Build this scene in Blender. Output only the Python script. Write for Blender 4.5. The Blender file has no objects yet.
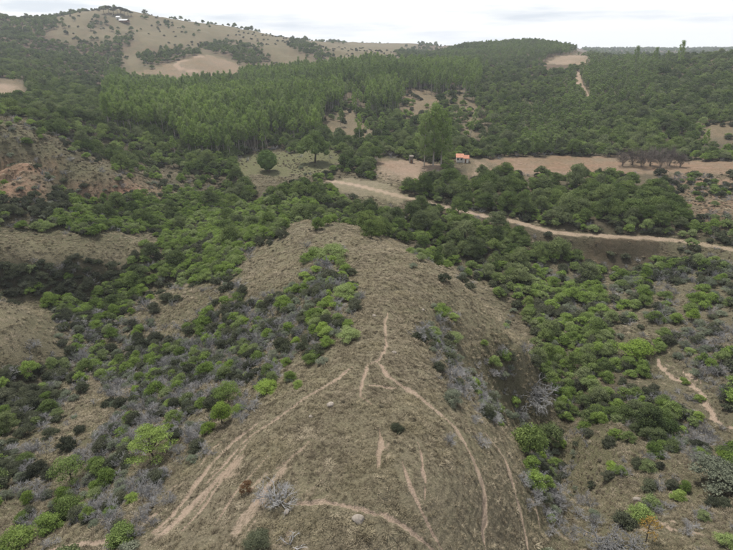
import bpy, math, random
import numpy as np
random.seed(7)
RNG = np.random.default_rng(11)
R = math.radians
SC = bpy.context.scene
COL = SC.collection

# ------------------------------------------------------------------ camera
H = 100.0                     # camera height (m) above the datum
FPX, CX, CY = 517.0, 366.5, 275.0
PITCH = R(24.0)
cam_d = bpy.data.cameras.new('camera')
cam_d.sensor_fit = 'HORIZONTAL'; cam_d.sensor_width = 36.0
cam_d.lens = 36.0 * FPX / 733.0
cam_d.clip_start = 0.5; cam_d.clip_end = 30000.0
cam = bpy.data.objects.new('camera', cam_d); COL.objects.link(cam)
cam.location = (0, 0, H); cam.rotation_euler = (R(90) - PITCH, 0, 0)
SC.camera = cam

# ------------------------------------------------------------------ sky, sun, exposure
SUN_EL, SUN_AZ = R(64), R(-28)         # azimuth from +Y, clockwise positive; high sun standing beyond the valley
wd = bpy.data.worlds.new('World'); SC.world = wd; wd.use_nodes = True
nt = wd.node_tree; nt.nodes.clear()
def N(t, ty, **kw):
    n = t.nodes.new(ty)
    for k, v in kw.items():
        if k.startswith('i_'):
            n.inputs[int(k[2:])].default_value = v
        else:
            setattr(n, k, v)
    return n
sky = N(nt, 'ShaderNodeTexSky', sky_type='NISHITA', sun_disc=False)
sky.sun_elevation = SUN_EL; sky.sun_rotation = SUN_AZ
sky.air_density = 1.0; sky.dust_density = 2.0
skm = N(nt, 'ShaderNodeVectorMath', operation='SCALE'); skm.inputs['Scale'].default_value = 0.12
nt.links.new(sky.outputs[0], skm.inputs[0])
tc = N(nt, 'ShaderNodeTexCoord')
mp = N(nt, 'ShaderNodeMapping'); mp.inputs['Scale'].default_value = (2.6, 2.6, 24.0)
nt.links.new(tc.outputs['Generated'], mp.inputs[0])
cn = N(nt, 'ShaderNodeTexNoise'); cn.inputs['Scale'].default_value = 1.25; cn.inputs['Detail'].default_value = 5; cn.inputs['Roughness'].default_value = .55
nt.links.new(mp.outputs[0], cn.inputs['Vector'])
cr = N(nt, 'ShaderNodeValToRGB')
cr.color_ramp.elements[0].position = .36; cr.color_ramp.elements[0].color = (.70, .76, .84, 1)
cr.color_ramp.elements[1].position = .50; cr.color_ramp.elements[1].color = (1.04, 1.05, 1.07, 1)
nt.links.new(cn.outputs['Fac'], cr.inputs[0])
mx = N(nt, 'ShaderNodeMix', data_type='RGBA'); mx.inputs[0].default_value = .88
nt.links.new(skm.outputs[0], mx.inputs[6]); nt.links.new(cr.outputs[0], mx.inputs[7])
bg = N(nt, 'ShaderNodeBackground'); bg.inputs[1].default_value = .72
nt.links.new(mx.outputs[2], bg.inputs[0])
wo = N(nt, 'ShaderNodeOutputWorld'); nt.links.new(bg.outputs[0], wo.inputs[0])

sd = bpy.data.lights.new('sun', 'SUN'); sd.energy = 4.2; sd.angle = R(3); sd.color = (1.0, .95, .86)
sun = bpy.data.objects.new('sun', sd); COL.objects.link(sun)
sun.rotation_euler = (R(90) - SUN_EL, 0, math.pi - SUN_AZ)
sun.location = (-200, 300, 400)
SC.view_settings.view_transform = 'Standard'; SC.view_settings.look = 'None'
SC.view_settings.gamma = 1.0; SC.view_settings.exposure = 0.62
try: SC.view_settings.use_curve_mapping = False
except Exception: pass
SC.cycles.use_denoising = True
SC.cycles.max_bounces = 4; SC.cycles.diffuse_bounces = 2; SC.cycles.transmission_bounces = 2
SC.cycles.volume_bounces = 0; SC.cycles.transparent_max_bounces = 4

# ------------------------------------------------------------------ numeric helpers
def smooth(a, b, x):
    t = np.clip((x - a) / (b - a), 0, 1); return t * t * (3 - 2 * t)
def _hash(ix, iy, seed):
    h = (ix.astype(np.int64) * 374761393 + iy.astype(np.int64) * 668265263 + seed * 974634777) & 0xFFFFFFFF
    h = ((h ^ (h >> 13)) * 1274126177) & 0xFFFFFFFF
    h = (h ^ (h >> 16)) & 0xFFFFFFFF
    return h.astype(np.float64) / 4294967295.0
def noise(x, y, wl, seed=0):
    x = np.asarray(x, float) / wl; y = np.asarray(y, float) / wl
    ix = np.floor(x); iy = np.floor(y); fx = x - ix; fy = y - iy
    fx = fx * fx * fx * (fx * (fx * 6 - 15) + 10); fy = fy * fy * fy * (fy * (fy * 6 - 15) + 10)
    a = _hash(ix, iy, seed); b = _hash(ix + 1, iy, seed); c = _hash(ix, iy + 1, seed); d = _hash(ix + 1, iy + 1, seed)
    return (a + (b - a) * fx + (c - a) * fy + (a - b - c + d) * fx * fy) * 2 - 1
def fbm(x, y, wl, octv=3, seed=0, gain=.5):
    s = 0; a = 1.0
    for k in range(octv):
        c, sn = math.cos(k * 1.1), math.sin(k * 1.1)
        s = s + a * noise(x * c - y * sn, x * sn + y * c, wl / (2.03 ** k), seed + k * 17); a *= gain
    return s
cp, sp = math.cos(PITCH), math.sin(PITCH)
def ray(u, v):
    dx = (u - CX) / FPX; dy = (v - CY) / FPX
    return dx, cp - dy * sp, -sp - dy * cp          # x, y, z
def project(x, y, z):
    zz = z - H
    d = y * cp - zz * sp; up = y * sp + zz * cp
    d = np.where(d > .1, d, .1)
    return CX + FPX * x / d, CY - FPX * up / d, d

# ------------------------------------------------------------------ terrain: heights read off the photograph's slopes
Z = []    # (u, v, height relative to the camera)
for s in '''
340 550 -35.5;345 500 -35;350 450 -35;372 400 -35.6;385 360 -36.6;386 330 -37.6;386 290 -39.6;374 260 -42.2;350 238 -45;325 221 -48.6;
250 540 -36.4;200 540 -38;150 540 -40.2;100 540 -43;50 540 -46;0 540 -48.5;100 500 -46.5;0 500 -51.5;200 500 -39.5;270 500 -36.2;
270 450 -37;220 450 -40.3;180 450 -43.4;150 440 -46;100 450 -49.5;40 450 -54;0 440 -56.5;
300 400 -37;270 390 -40;230 385 -45;200 380 -48.5;150 380 -54;100 380 -59;50 390 -59.5;0 395 -58;
320 350 -38.3;280 345 -43;240 345 -49;200 345 -54.5;150 350 -59.5;100 350 -61.5;60 365 -60;
310 300 -42;270 300 -46.5;235 300 -51;200 308 -56;165 296 -58.5;130 310 -61.5;100 325 -62;
310 255 -45.2;275 262 -49.5;245 262 -53.5;215 262 -59;180 275 -62.5;155 290 -63;
290 226 -49.5;265 232 -55;235 232 -60.5;
450 550 -38;450 500 -36.6;440 450 -36.3;430 400 -37.2;430 350 -38.8;420 310 -40;410 275 -41.5;396 250 -44;
500 540 -43;500 500 -41.6;490 460 -41;470 420 -40.3;480 400 -45;455 370 -43.5;462 345 -47;450 320 -44.5;445 290 -43;425 259 -44.8;
540 540 -48.5;540 500 -47.6;525 460 -47.5;505 435 -46.6;480 330 -48;500 350 -51;468 292 -46.5;490 314 -49.8;510 334 -52.2;528 354 -55;484 288 -66;505 311 -67.5;525 331 -68;544 356 -67;441 252 -65;
562 525 -52.5;557 490 -51.8;545 470 -49.8;520 447 -47;492 420 -43.6;478 408 -42.4;574 500 -60;565 464 -63;548 440 -63.5;527 416 -62.5;506 400 -57.5;
600 545 -49.5;620 520 -50.5;640 490 -52;600 480 -55;590 450 -58;596 424 -58.5;640 440 -56.5;690 455 -54;733 472 -51.5;700 500 -50.5;733 545 -46.5;680 540 -47.5;
572 438 -63.5;560 400 -65;548 378 -65;590 390 -64.5;640 405 -62.5;680 430 -61;733 440 -58.5;
620 360 -64;670 380 -62;733 390 -58;560 330 -66;600 310 -65;650 320 -62.5;700 330 -60.5;733 310 -58.5;733 280 -58.5;
520 300 -66.5;480 268 -66;455 250 -64.5;560 280 -65.3;600 275 -66;625 267 -67;650 270 -66;680 270 -62.5;
625 243 -61.2;595 243 -62;660 243 -60.5;560 245 -63;
395 195 -60;440 205 -60.5;480 215 -60.7;520 223 -60.7;550 233 -60.5;600 236 -60;650 238 -59.5;700 243 -58.5;733 250 -57.5;
420 230 -62.5;390 215 -62;350 205 -62;500 200 -60.5;600 205 -60;700 205 -57;
340 190 -60;300 195 -62;250 195 -62.5;220 215 -63;180 225 -63.5;150 240 -62.8;
0 230 -47;60 231 -49.5;110 235 -53;150 242 -58;0 250 -48.5;60 250 -51;110 251 -55;0 262 -50.8;60 263 -53.8;0 285 -55.8;60 288 -59;100 290 -61.5;
70 220 -59;30 219 -58.5;110 215 -60;20 308 -52.5;20 335 -54.5;45 322 -57;0 300 -51.5;0 350 -55;40 300 -60;60 345 -59.5;
0 163 -36;0 185 -40;50 172 -41;60 190 -46;110 180 -50.5;135 184 -54;160 188 -57;0 205 -48;60 206 -54;110 202 -58;
0 140 -33.5;50 135 -37;90 155 -48;130 165 -55;180 178 -58.5;200 190 -61;
250 170 -59.5;268 168 -59;310 168 -59;360 175 -59.5;400 168 -58.5;460 162 -58;550 166 -57.5;640 166 -57;733 164 -55.5;
550 154 -57;640 152 -56;733 150 -53.5;460 154 -57.5;400 156 -57.5;320 152 -58;260 152 -58.5;190 155 -57.5;
850 300 -50;850 420 -48;850 540 -42;850 200 -50;850 160 -48;-120 300 -46;-120 420 -52;-120 540 -44;-120 180 -28;-120 235 -38
'''.split(';'):
    a = s.split()
    if len(a) == 3: Z.append(tuple(map(float, a)))
D = []    # far ground: (u, v, horizontal distance)
for s in '''
0 112 340;60 118 330;100 122 370;180 132 350;250 134 360;320 132 370;400 134 370;460 136 370;550 138 360;650 134 370;733 134 380;
0 88 480;60 100 450;130 114 420;200 112 440;300 108 450;340 112 430;410 108 450;460 98 480;550 106 460;650 104 460;733 104 470;
0 72 620;60 84 580;130 100 560;200 98 560;250 93 580;300 86 600;400 78 620;460 78 620;550 80 590;600 76 600;650 76 590;733 74 600;
0 55 760;40 66 700;100 66 720;135 77 700;190 77 690;240 74 700;300 71 720;400 67 760;470 66 760;530 64 780;590 66 740;650 64 690;733 62 690;
200 54 780;165 60 770;235 62 780;
0 40 880;60 48 860;100 44 880;150 44 900;200 46 940;250 48 940;300 52 940;350 57 940;420 58 950;470 54 940;530 48 960;580 54 930;560 58 860;
0 19 1080;45 20 1080;75 19 1080;105 13 1100;130 14 1100;160 24 1080;200 29 1080;240 33 1100;270 37 1120;300 41 1150;
340 43 1500;380 44 1600;400 45 1900;430 49 1500;440 55 1080;475 48 1080;500 42.5 1070;520 40.5 1060;545 43 1060;568 47 1060;585 51 1060;600 58 1060;640 66 1000;733 64 900;
0 46 1700;100 46 1800;200 46 1900;300 49 2100;350 47 2300;400 46.5 2400;450 48 2500;520 48 2500;590 50.5 2500;650 56 2000;733 56 2000;
640 49.5 3500;700 49.5 3500;600 50 3600;500 49 3800;300 48.5 3800;100 48 3800;0 48 3800;733 49 3400;
-150 30 1000;-150 60 700;-150 100 420;-150 48 3800;880 56 700;880 95 480;880 140 330;880 50 3500;880 56 1800
'''.split(';'):
    a = s.split()
    if len(a) == 3: D.append(tuple(map(float, a)))
cpts = []
for u, v, z in Z:
    x, y, dz = ray(u, v); t = z / dz; cpts.append((x * t, y * t, z + H))
for u, v, d in D:
    x, y, dz = ray(u, v); h = math.hypot(x, y); t = d / h; cpts.append((x * t, y * t, dz * t + H))
for a in range(-70, 71, 14):        # under and beside the camera, and the far rim
    t = R(a)
    cpts.append((6 * math.sin(t), 6 * math.cos(t), 64.5 - 1.5 * abs(math.sin(t))))
    cpts.append((6000 * math.sin(t), 6000 * math.cos(t), 60))
cpts += [(-90, 30, 52), (-60, 12, 58), (90, 30, 56), (60, 12, 58), (-300, 60, 70), (300, 60, 62), (-1500, 500, 110), (1500, 500, 80)]
cpts = np.array(cpts)
def logpol(x, y):
    return np.arctan2(x, y), np.log(np.hypot(x, y))
CA, CB = logpol(cpts[:, 0], cpts[:, 1])
def tps(d2):
    return np.where(d2 > 1e-12, .5 * d2 * np.log(d2 + 1e-20), 0)
n = len(CA)
KM = tps((CA[:, None] - CA[None]) ** 2 + (CB[:, None] - CB[None]) ** 2) + np.eye(n) * 2e-4
PM = np.stack([np.ones(n), CA, CB], 1)
Amat = np.block([[KM, PM], [PM.T, np.zeros((3, 3))]])
sol = np.linalg.solve(Amat, np.concatenate([cpts[:, 2], np.zeros(3)]))
NA, = (980,)
TH = np.linspace(R(-66), R(66), NA)
rr = [7.0]
while rr[-1] < 5600:
    r_ = rr[-1]
    rr.append(r_ * (1 + (.0058 if r_ < 75 else .008 if r_ < 200 else .0125 if r_ < 1200 else .03)) + (.06 if r_ < 20 else 0))
RR = np.array(rr); NR = len(RR)
# coarse evaluation of the smooth surface, then bilinear refinement
ca = np.linspace(TH[0], TH[-1], 240); cb = np.linspace(math.log(RR[0]), math.log(RR[-1]), 300)
GA, GB = np.meshgrid(ca, cb, indexing='ij')
zc = np.zeros(GA.size); ga = GA.ravel(); gb = GB.ravel()
for i in range(0, ga.size, 6000):
    sl = slice(i, i + 6000)
    zc[sl] = tps((ga[sl, None] - CA[None]) ** 2 + (gb[sl, None] - CB[None]) ** 2) @ sol[:n] + sol[n] + sol[n + 1] * ga[sl] + sol[n + 2] * gb[sl]
zc = zc.reshape(GA.shape)
def cubic(G, fi, fj):       # bicubic sampling of the coarse grid
    def w(t):
        return [-.5 * t + t * t - .5 * t ** 3, 1 - 2.5 * t * t + 1.5 * t ** 3, .5 * t + 2 * t * t - 1.5 * t ** 3, -.5 * t * t + .5 * t ** 3]
    i0 = np.clip(np.floor(fi).astype(int), 0, G.shape[0] - 2); j0 = np.clip(np.floor(fj).astype(int), 0, G.shape[1] - 2)
    wi = w(fi - i0); wj = w(fj - j0); out = 0
    for a in range(4):
        ii = np.clip(i0 + a - 1, 0, G.shape[0] - 1)
        for b in range(4):
            jj = np.clip(j0 + b - 1, 0, G.shape[1] - 1)
            out = out + wi[a] * wj[b] * G[ii, jj]
    return out
fi = (TH - ca[0]) / (ca[1] - ca[0]); fj = (np.log(RR) - cb[0]) / (cb[1] - cb[0])
FI, FJ = np.meshgrid(fi, fj, indexing='ij')
ZT = cubic(zc, FI, FJ)
XT = np.sin(TH)[:, None] * RR[None]; YT = np.cos(TH)[:, None] * RR[None]
RT = np.broadcast_to(RR[None], XT.shape)
# natural relief: hollows and rills, finer near the camera
amp_far = smooth(350, 900, RT)
ZT = ZT + amp_far * (fbm(XT, YT, 150, 4, 3) * 6 - 9 * np.clip(.35 - np.abs(fbm(XT, YT, 120, 2, 4)), 0, 1)) * (1 - .7 * smooth(1500, 4000, RT))
ZT = ZT + (1 - amp_far) * smooth(55, 150, RT) * fbm(XT, YT, 26, 3, 9) * .9
rid = 1 - np.abs(fbm(XT, YT, 11, 2, 21)); ZT = ZT - smooth(45, 80, RT) * (1 - smooth(200, 350, RT)) * np.clip(rid - .75, 0, 1) * 2.0
near = 1 - smooth(120, 220, RT)
ZT = ZT + near * (fbm(XT, YT, 5.5, 2, 31) * .22 + fbm(XT, YT, 1.5, 3, 41) * .085)
# slope-contour cattle steps on the steep flanks
gr_r = np.gradient(ZT, axis=1) / np.gradient(RR)[None]
gr_a = np.gradient(ZT, axis=0) / (RR[None] * (TH[1] - TH[0]))
slope = np.hypot(gr_r, gr_a)
steep = smooth(.38, .7, slope) * near
STEPPH = ph = ZT / .62 + fbm(XT, YT, 7, 2, 51) * .55
ZT = ZT + steep * .10 * (np.abs(((ph % 1) * 2 - 1)) - .5)
dTH = TH[1] - TH[0]; lnR = np.log(RR)
def ground(x, y):
    a = np.arctan2(x, y); r = np.hypot(x, y)
    fa = np.clip((a - TH[0]) / dTH, 0, NA - 1.001); fr = np.clip(np.interp(r, RR, np.arange(NR)), 0, NR - 1.001)
    i = fa.astype(int); j = fr.astype(int); p = fa - i; q = fr - j
    return (ZT[i, j] * (1 - p) * (1 - q) + ZT[i + 1, j] * p * (1 - q) + ZT[i, j + 1] * (1 - p) * q + ZT[i + 1, j + 1] * p * q)
def hit(u, v):
    """first ground point along a photograph direction"""
    x, y, dz = ray(u, v); h = math.hypot(x, y); sl = dz / h
    fa = (math.atan2(x, y) - TH[0]) / dTH; i = int(min(max(fa, 0), NA - 2)); p = fa - i
    col = ZT[i] * (1 - p) + ZT[i + 1] * p
    dlt = col - (H + RR * sl)
    k = int(np.argmax(dlt > 0))
    if not dlt[k] > 0: k = NR - 1
    f = 0 if k == 0 else (-dlt[k - 1] / (dlt[k] - dlt[k - 1] + 1e-9))
    r = RR[max(k - 1, 0)] + f * (RR[k] - RR[max(k - 1, 0)])
    return np.array([x / h * r, y / h * r, H + r * sl])
# what is seen: running horizon along each column
SLP = (ZT - H) / RT
RUN = np.maximum.accumulate(SLP, axis=1)
VIS = SLP >= RUN - 1e-4
UT, VT, DT = project(XT, YT, ZT)
# for ground out of sight behind a crest, use the picture place of the next ground seen beyond it
nxt = np.where(VIS, np.arange(NR)[None], NR - 1)
nxt = np.minimum.accumulate(nxt[:, ::-1], axis=1)[:, ::-1]
UL = np.take_along_axis(UT, nxt, 1); VL = np.take_along_axis(VT, nxt, 1)

# ------------------------------------------------------------------ land cover (20-pixel cells of the photograph)
COVER = '''
FFFFggggggggggggggggggggggggggggggggg
FFFgggggggggggggggggggFFFFFFFFFFFFFFF
FFFgFFgFFFFFFFgFFggggFmmmmmmmFFFFFFFF
FFFFFFFtttttEEEEEEEEEEEEFFFFFmmmmFFFF
tFFFFFEEEEEEEEEEEEEEcccFFFFFmmmmmFFFF
FFFFFFEEEEEEEEEEFcFFccFcFFmmmmFFFFFFF
hhFFFFFFFEEEEFFFcccFFFFcFFmmFFFFFFFcc
hhhhFFFFFFFFFFFFFFFFFFFFFFFFFFFFFFFFF
rrrhhhFFFFFFghhhFFFtttFtttttttttttttt
rrddrrrrffFFFFFFFgggFFFFFFFFFFFFFFrrr
ddddfffffffffffgfFFFFFFFFFFFFFFFFFFrr
ffffffffffffffggggFFFFFFFFFFFFFFFFFFF
ggggggggffffhggyygggghFFFFFFFFkkkssss
dddddddfffffgggyygggggghFFshhkkfsssss
dddddfffhhhhhsyyyygggggghFFssfhbhbhbh
ggfffffhhsssbbsssgggghbgghFsssshbbhbb
ggsssssshsssbbbsygggghbgggFFffffhbbbb
gsssssssssbbssssggggggbghshFffffffbbb
dddssssbssbbbyggggggggbbssbFFFFffhsss
dddhhbbssbbbhhgggggggggbbsbbFFFFssshs
dddhhhbbbbyyggggggggggggbsssFFFFFFsss
ffhhhbbyybhgggggggggggggggsFhhhFFFsss
dhhbbbsssbhggggggggggggggggshhhhsssss
ddsssshbbhggggggggggggggggsshhhhhhsss
ssssssbbbgggggggggggggggggsshhhhhhhhh
hhhssshhhggggggggggggggggggsbbhhhhhhh
hyhhhbbhggggggggggggggggggghhhhbhhhhh
yhhhhhhgggggggggggggggggggghhhhhhhhhh
'''.split()
assert len(COVER) == 28 and all(len(r) == 37 for r in COVER), [len(r) for r in COVER]
CMAP = np.array([[ord(c) for c in r] for r in COVER], np.uint8)
CMAP[10, 15] = ord('f')
FARWOOD = [[(-200, 10), (45, 14), (62, 22), (42, 34), (62, 42), (76, 50), (110, 48), (126, 66), (120, 78), (-200, 80)], [(68, 46), (85, 39), (100, 42), (112, 50), (95, 58)], [(100, 47), (130, 33), (137, 42), (118, 54)], [(140, 62), (150, 48), (165, 52), (190, 46), (200, 55), (150, 66)],
           [(195, 46), (225, 41), (255, 47), (276, 62), (250, 66), (215, 53)], [(286, 40), (300, 41), (338, 57), (312, 59), (292, 48)], [(398, 48), (440, 44), (445, 60), (400, 60)], [(160, 20), (170, 22), (166, 28), (158, 26)], [(100, 16), (112, 22), (92, 30), (86, 26)]]
def in_poly(poly, u, v):
    c = np.zeros(np.shape(u), bool)
    for (x1, y1), (x2, y2) in zip(poly, poly[1:] + poly[:1]):
        c ^= ((y1 > v) != (y2 > v)) & (u < (x2 - x1) * (v - y1) / (y2 - y1 + 1e-9) + x1)
    return c
def cover(u, v, jit, x, y, r):
    ch = cover_(u, v, jit, x, y, r)
    far = (r > 660) & (u < 445) & (r < 1350)
    if np.any(far):
        un, vn = u + 2.0 * noise(x, y, 30., 79), v + 1.2 * noise(x, y, 30., 80)
        w = np.zeros(np.shape(u), bool)
        for p in FARWOOD: w |= in_poly(p, un, vn)
        ch = np.where(far, np.where(w, ord('F'), ord('g')), ch).astype(np.uint8)
    return ch
def cover_(u, v, jit, x, y, r):
    v = np.where((u > 478) & (v > 170) & (v < 181), v + 10.5, v)
    """cover letter at a picture place, borders broken up by noise"""
    jit = np.where(r > 300, np.minimum(jit, 4.5), jit)
    ju = jit * noise(x, y, np.maximum(r * .03, 1.2), 77) * 1.3; jv = jit * noise(x, y, np.maximum(r * .03, 1.2), 78) * .8
    big_ = jit * .9; wl_ = np.maximum(r * .11, 4.0)
    ju = ju + big_ * noise(x, y, wl_, 178); jv = jv + big_ * .6 * noise(x, y, wl_, 179)
    i = np.clip(((v + jv) / 20).astype(int), 0, 27); j = np.clip(((u + ju) / 20).astype(int), 0, 36)
    return CMAP[i, j]
GROUND = {   # bare soil, green grass, leaf litter, red earth
    'F': (.0, .30, .85, .1), 'E': (.05, .30, .7, .2), 'm': (.0, .60, .4, .1), 'f': (.0, .5, .5, .0), 's': (.05, .22, .42, .0), 'b': (.05, .10, .35, .0),
    'd': (.0, .12, .75, .05), 'y': (.05, .25, .25, 0), 'g': (.12, .06, .0, .0), 'h': (.10, .30, .22, .0), 'r': (.12, .22, .26, .95), 't': (.62, .02, .0, .4), 'c': (.24, .25, .28, .35), 'k': (.0, .0, 1.0, .3)}  # k: dark earth, its tone partly painted shade
LUT = np.zeros((128, 4))
for k_, v_ in GROUND.items(): LUT[ord(k_)] = v_
MK = np.zeros(XT.shape + (4,), np.float32)
for k in range(6):
    MK += LUT[cover(UL + (k - 2.5) * 3.4, VL + ((k * 2) % 5 - 2) * 2.6, 13, XT + k * 31.0, YT, RT)] / 6
SOIL = MK[..., 0]; 

# paths, road, fields
def world_line(pts):
    return np.array([hit(u, v)[:2] for u, v in pts])
def resample(L, step):
    seg = np.hypot(*np.diff(L, axis=0).T); s = np.concatenate([[0], np.cumsum(seg)])
    t = np.linspace(0, s[-1], max(2, int(s[-1] / step)))
    return np.stack([np.interp(t, s, L[:, 0]), np.interp(t, s, L[:, 1])], 1)
def line_dist(L, x, y):
    d = np.full(x.shape, 1e9)
    for a, b in zip(L[:-1], L[1:]):
        ab = b - a; l2 = max(ab @ ab, 1e-9)
        t = np.clip(((x - a[0]) * ab[0] + (y - a[1]) * ab[1]) / l2, 0, 1)
        d = np.minimum(d, np.hypot(x - a[0] - t * ab[0], y - a[1] - t * ab[1]))
    return d
PATHS = [  # photograph points, width m
    ('worn cattle path curving along the right side of the ridge', .5, [(375, 360), (388, 375), (406, 388), (416, 394), (433, 408), (454, 427), (468, 450), (478, 474), (484, 495), (486, 515), (482, 533), (487, 556)]),
    ('short path joining the ridge top to the curving right path', .34, [(363, 384), (378, 385), (395, 388), (411, 393)]),
    ('thin path running down the middle of the ridge crest', .38, [(387, 312), (384, 328), (387, 344), (378, 360), (366, 366), (363, 381), (361, 396), (372, 404)]),
    ('pale path slanting down the left shoulder of the ridge', .5, [(355, 366), (347, 370), (333, 382), (314, 393), (292, 407), (271, 422), (250, 436), (236, 450), (221, 468), (207, 484)]),
    ('short pale scrape on the left of the ridge top', .45, [(309, 441), (302, 449), (295, 453), (286, 462), (276, 468)]),
    ('wide pale worn patch down the middle of the ridge', .75, [(380, 429), (381, 445), (377, 467)]),
    ('bright narrow path from mid ridge to the bottom edge', .38, [(402, 460), (406, 477), (416, 502), (430, 529), (446, 556)]),
    ('faint path beside the dark bush on the ridge', .3, [(418, 443), (421, 460), (425, 481), (423, 498)]),
    ('arched path across the foot of the picture past the pale rock', .4, [(285, 503), (300, 504), (326, 502), (354, 507), (385, 517), (409, 529), (436, 554)]),
    ('outermost path on the steep right flank', .38, [(478, 427), (490, 438), (504, 457), (510, 474), (514, 488), (524, 526), (530, 556)]),
    ('branch path at the lower right of the steep flank', .3, [(509, 474), (522, 488), (535, 505), (541, 530)]),
    ('eroded track climbing the left flank, uppermost', .62, [(262, 421), (244, 433), (228, 446), (212, 463), (198, 480), (186, 497), (170, 517), (152, 533)]),
    ('eroded track climbing the left flank, lowest', .5, [(226, 437), (212, 450), (203, 462), (196, 470)]),
    ('thin braided strand beside the uppermost eroded track', .3, [(252, 438), (238, 453), (224, 472), (207, 495), (192, 513)]),
    ('thin braided strand between the eroded tracks', .28, [(240, 456), (228, 472), (214, 492), (197, 514), (180, 532)]),
    ('right braided strand of the left shoulder', .28, [(268, 455), (254, 470), (240, 486), (226, 506), (213, 526)]),
    ('pale path along the bottom left corner', .6, [(135, 533), (112, 540), (86, 543), (60, 546), (38, 552)]),
    ('pale eroded gully on the slope at the right edge', .8, [(657, 358), (664, 370), (676, 380), (687, 380), (697, 390), (706, 402), (714, 419), (724, 425), (735, 428)]),
    ('short eroded cut in the slope right of the ridge', .7, [(684, 372), (694, 377), (702, 384)]),
]
mead = in_poly([(225, 163), (262, 152), (334, 150), (342, 165), (322, 175), (240, 176)], UL + 8 * fbm(XT, YT, 9, 2, 411), VL + 3 * fbm(XT, YT, 9, 2, 412)) & (RT > 180)
MK[mead] = (.06, .62, .05, .0)
fg = smooth(450, 700, RT); MK[..., 1] += .38 * fg; MK[..., 2] += .28 * fg; MK[..., 3] += .26 * fg; MK[..., 0] *= 1 - .5 * fg
cls = np.zeros(XT.shape, np.int16)          # 0 ground, 1 road, 2.. fields, 10.. paths
SINK = np.zeros(XT.shape); PATHD = np.full(XT.shape, 9.0)
edge = fbm(XT, YT, .9, 2, 61)
JN = int(np.searchsorted(RR, 150))
xs, ys = XT[:, :JN], YT[:, :JN]
for pi, (lab, w, pts) in enumerate(PATHS):
    L = resample(world_line(pts), .5)
    L = L + np.stack([fbm(L[:, 0], L[:, 1], 2.2, 2, 71), fbm(L[:, 0], L[:, 1], 2.2, 2, 72)], 1) * .16
    x0, y0 = L.min(0) - 2.5; x1, y1 = L.max(0) + 2.5
    m = (xs > x0) & (xs < x1) & (ys > y0) & (ys < y1)
    d = line_dist(L, xs[m], ys[m]) * 2
    ww = .80 * w * (1 + .55 * edge[:, :JN][m])
    de = np.minimum(np.hypot(xs[m] - L[0, 0], ys[m] - L[0, 1]), np.hypot(xs[m] - L[-1, 0], ys[m] - L[-1, 1]))
    ww = ww * (.3 + .7 * smooth(0, 3.0, de)) * (1 + .3 * noise(xs[m], ys[m], 2.6, 63))
    msk = 1 - smooth(ww * .75, ww * 1.35, d)
    PATHD[:, :JN][m] = np.minimum(PATHD[:, :JN][m], (d - ww) / 2)
    s_ = SOIL[:, :JN]; s_[m] = np.maximum(s_[m], msk * 1.45 + (1 - smooth(ww, ww * 4, d)) * .22)
    k_ = SINK[:, :JN]; k_[m] = np.maximum(k_[m], (1 - smooth(ww * .6, ww * 1.7, d)) * (.12 + .10 * w))
    c_ = cls[:, :JN]; c_[m] = np.where(d < ww * .95, 10 + pi, c_[m])
_d = world_line([(262, 421), (165, 520)]); _d = (_d[1] - _d[0]) / np.linalg.norm(_d[1] - _d[0])
_a = xs * _d[0] + ys * _d[1]; _b = -xs * _d[1] + ys * _d[0]
STREAK = 1.1 * smooth(.05, .6, fbm(_a / 5.0, _b, .75, 3, 83) * np.where(xs < 0, 1, .3) + np.where(xs < 0, 0, .7) * fbm(xs, ys, 1.1, 3, 84))
# worn bare ground around the left-flank tracks and the lower right spur
for (u, v, rad, amt) in [(225, 462, 4.5, .36), (205, 480, 4.5, .38), (180, 505, 4.5, .36), (160, 525, 3.5, .36), (250, 500, 3.5, .35), (272, 485, 3, .3), (240, 530, 4, .25),
                         (286, 507, 1.4, .9), (340, 390, 3, .2), (378, 450, 2.5, .45), (660, 525, 3.2, .75), (684, 532, 3.2, .65), (640, 498, 1.0, .9), (580, 533, 3, .6), (570, 546, 3, .5),
                         (100, 392, 2.5, .4), (62, 440, 2.5, .3), (104, 398, .9, .9), (190, 300, 5, .25), (160, 285, 4, .35), (690, 378, 3, .5), (712, 410, 3, .35), (480, 360, 3, .15), (15, 330, 6, .3), (10, 240, 8, .2),
                         (720, 520, 3, .35), (30, 400, 0.1, .1), (420, 262, 3, .2), (445, 470, 3, .2), (310, 500, 3, .25), (270, 540, 3, .3)]:
    c = hit(u, v); d = np.hypot(xs - c[0], ys - c[1]); d = d * (1 + .35 * fbm(xs, ys, 2.5, 3, 81))
    s_ = SOIL[:, :JN]; s_ += amt * (1 - smooth(rad * .4, rad, d)) * STREAK
ZT = ZT - SINK
# dirt road
road_px = [(330, 181), (352, 184), (372, 189), (395, 195), (415, 200), (440, 206), (462, 211), (480, 215), (505, 219), (530, 225), (550, 233), (575, 235), (600, 236), (625, 236.5), (650, 238), (675, 240), (700, 243.5), (733, 250), (790, 262)]
RL = resample(world_line(road_px), 3.0)
for _ in range(3): RL[1:-1] = (RL[:-2] + RL[1:-1] * 2 + RL[2:]) / 4
mm = (RT > 90) & (RT < 330)
dR = np.full(XT.shape, 1e9); dR[mm] = line_dist(RL, XT[mm], YT[mm])
zr = ground(RL[:, 0], RL[:, 1]); 
for _ in range(12): zr[1:-1] = (zr[:-2] + zr[1:-1] * 2 + zr[2:]) / 4
idx = np.zeros(XT.shape, int); mr = dR < 9
bx, by = XT[mr], YT[mr]; bi = np.zeros(bx.shape, int); bd = np.full(bx.shape, 1e9)
for k in range(len(RL)):
    dd = (bx - RL[k, 0]) ** 2 + (by - RL[k, 1]) ** 2; q = dd < bd; bd[q] = dd[q]; bi[q] = k
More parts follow.
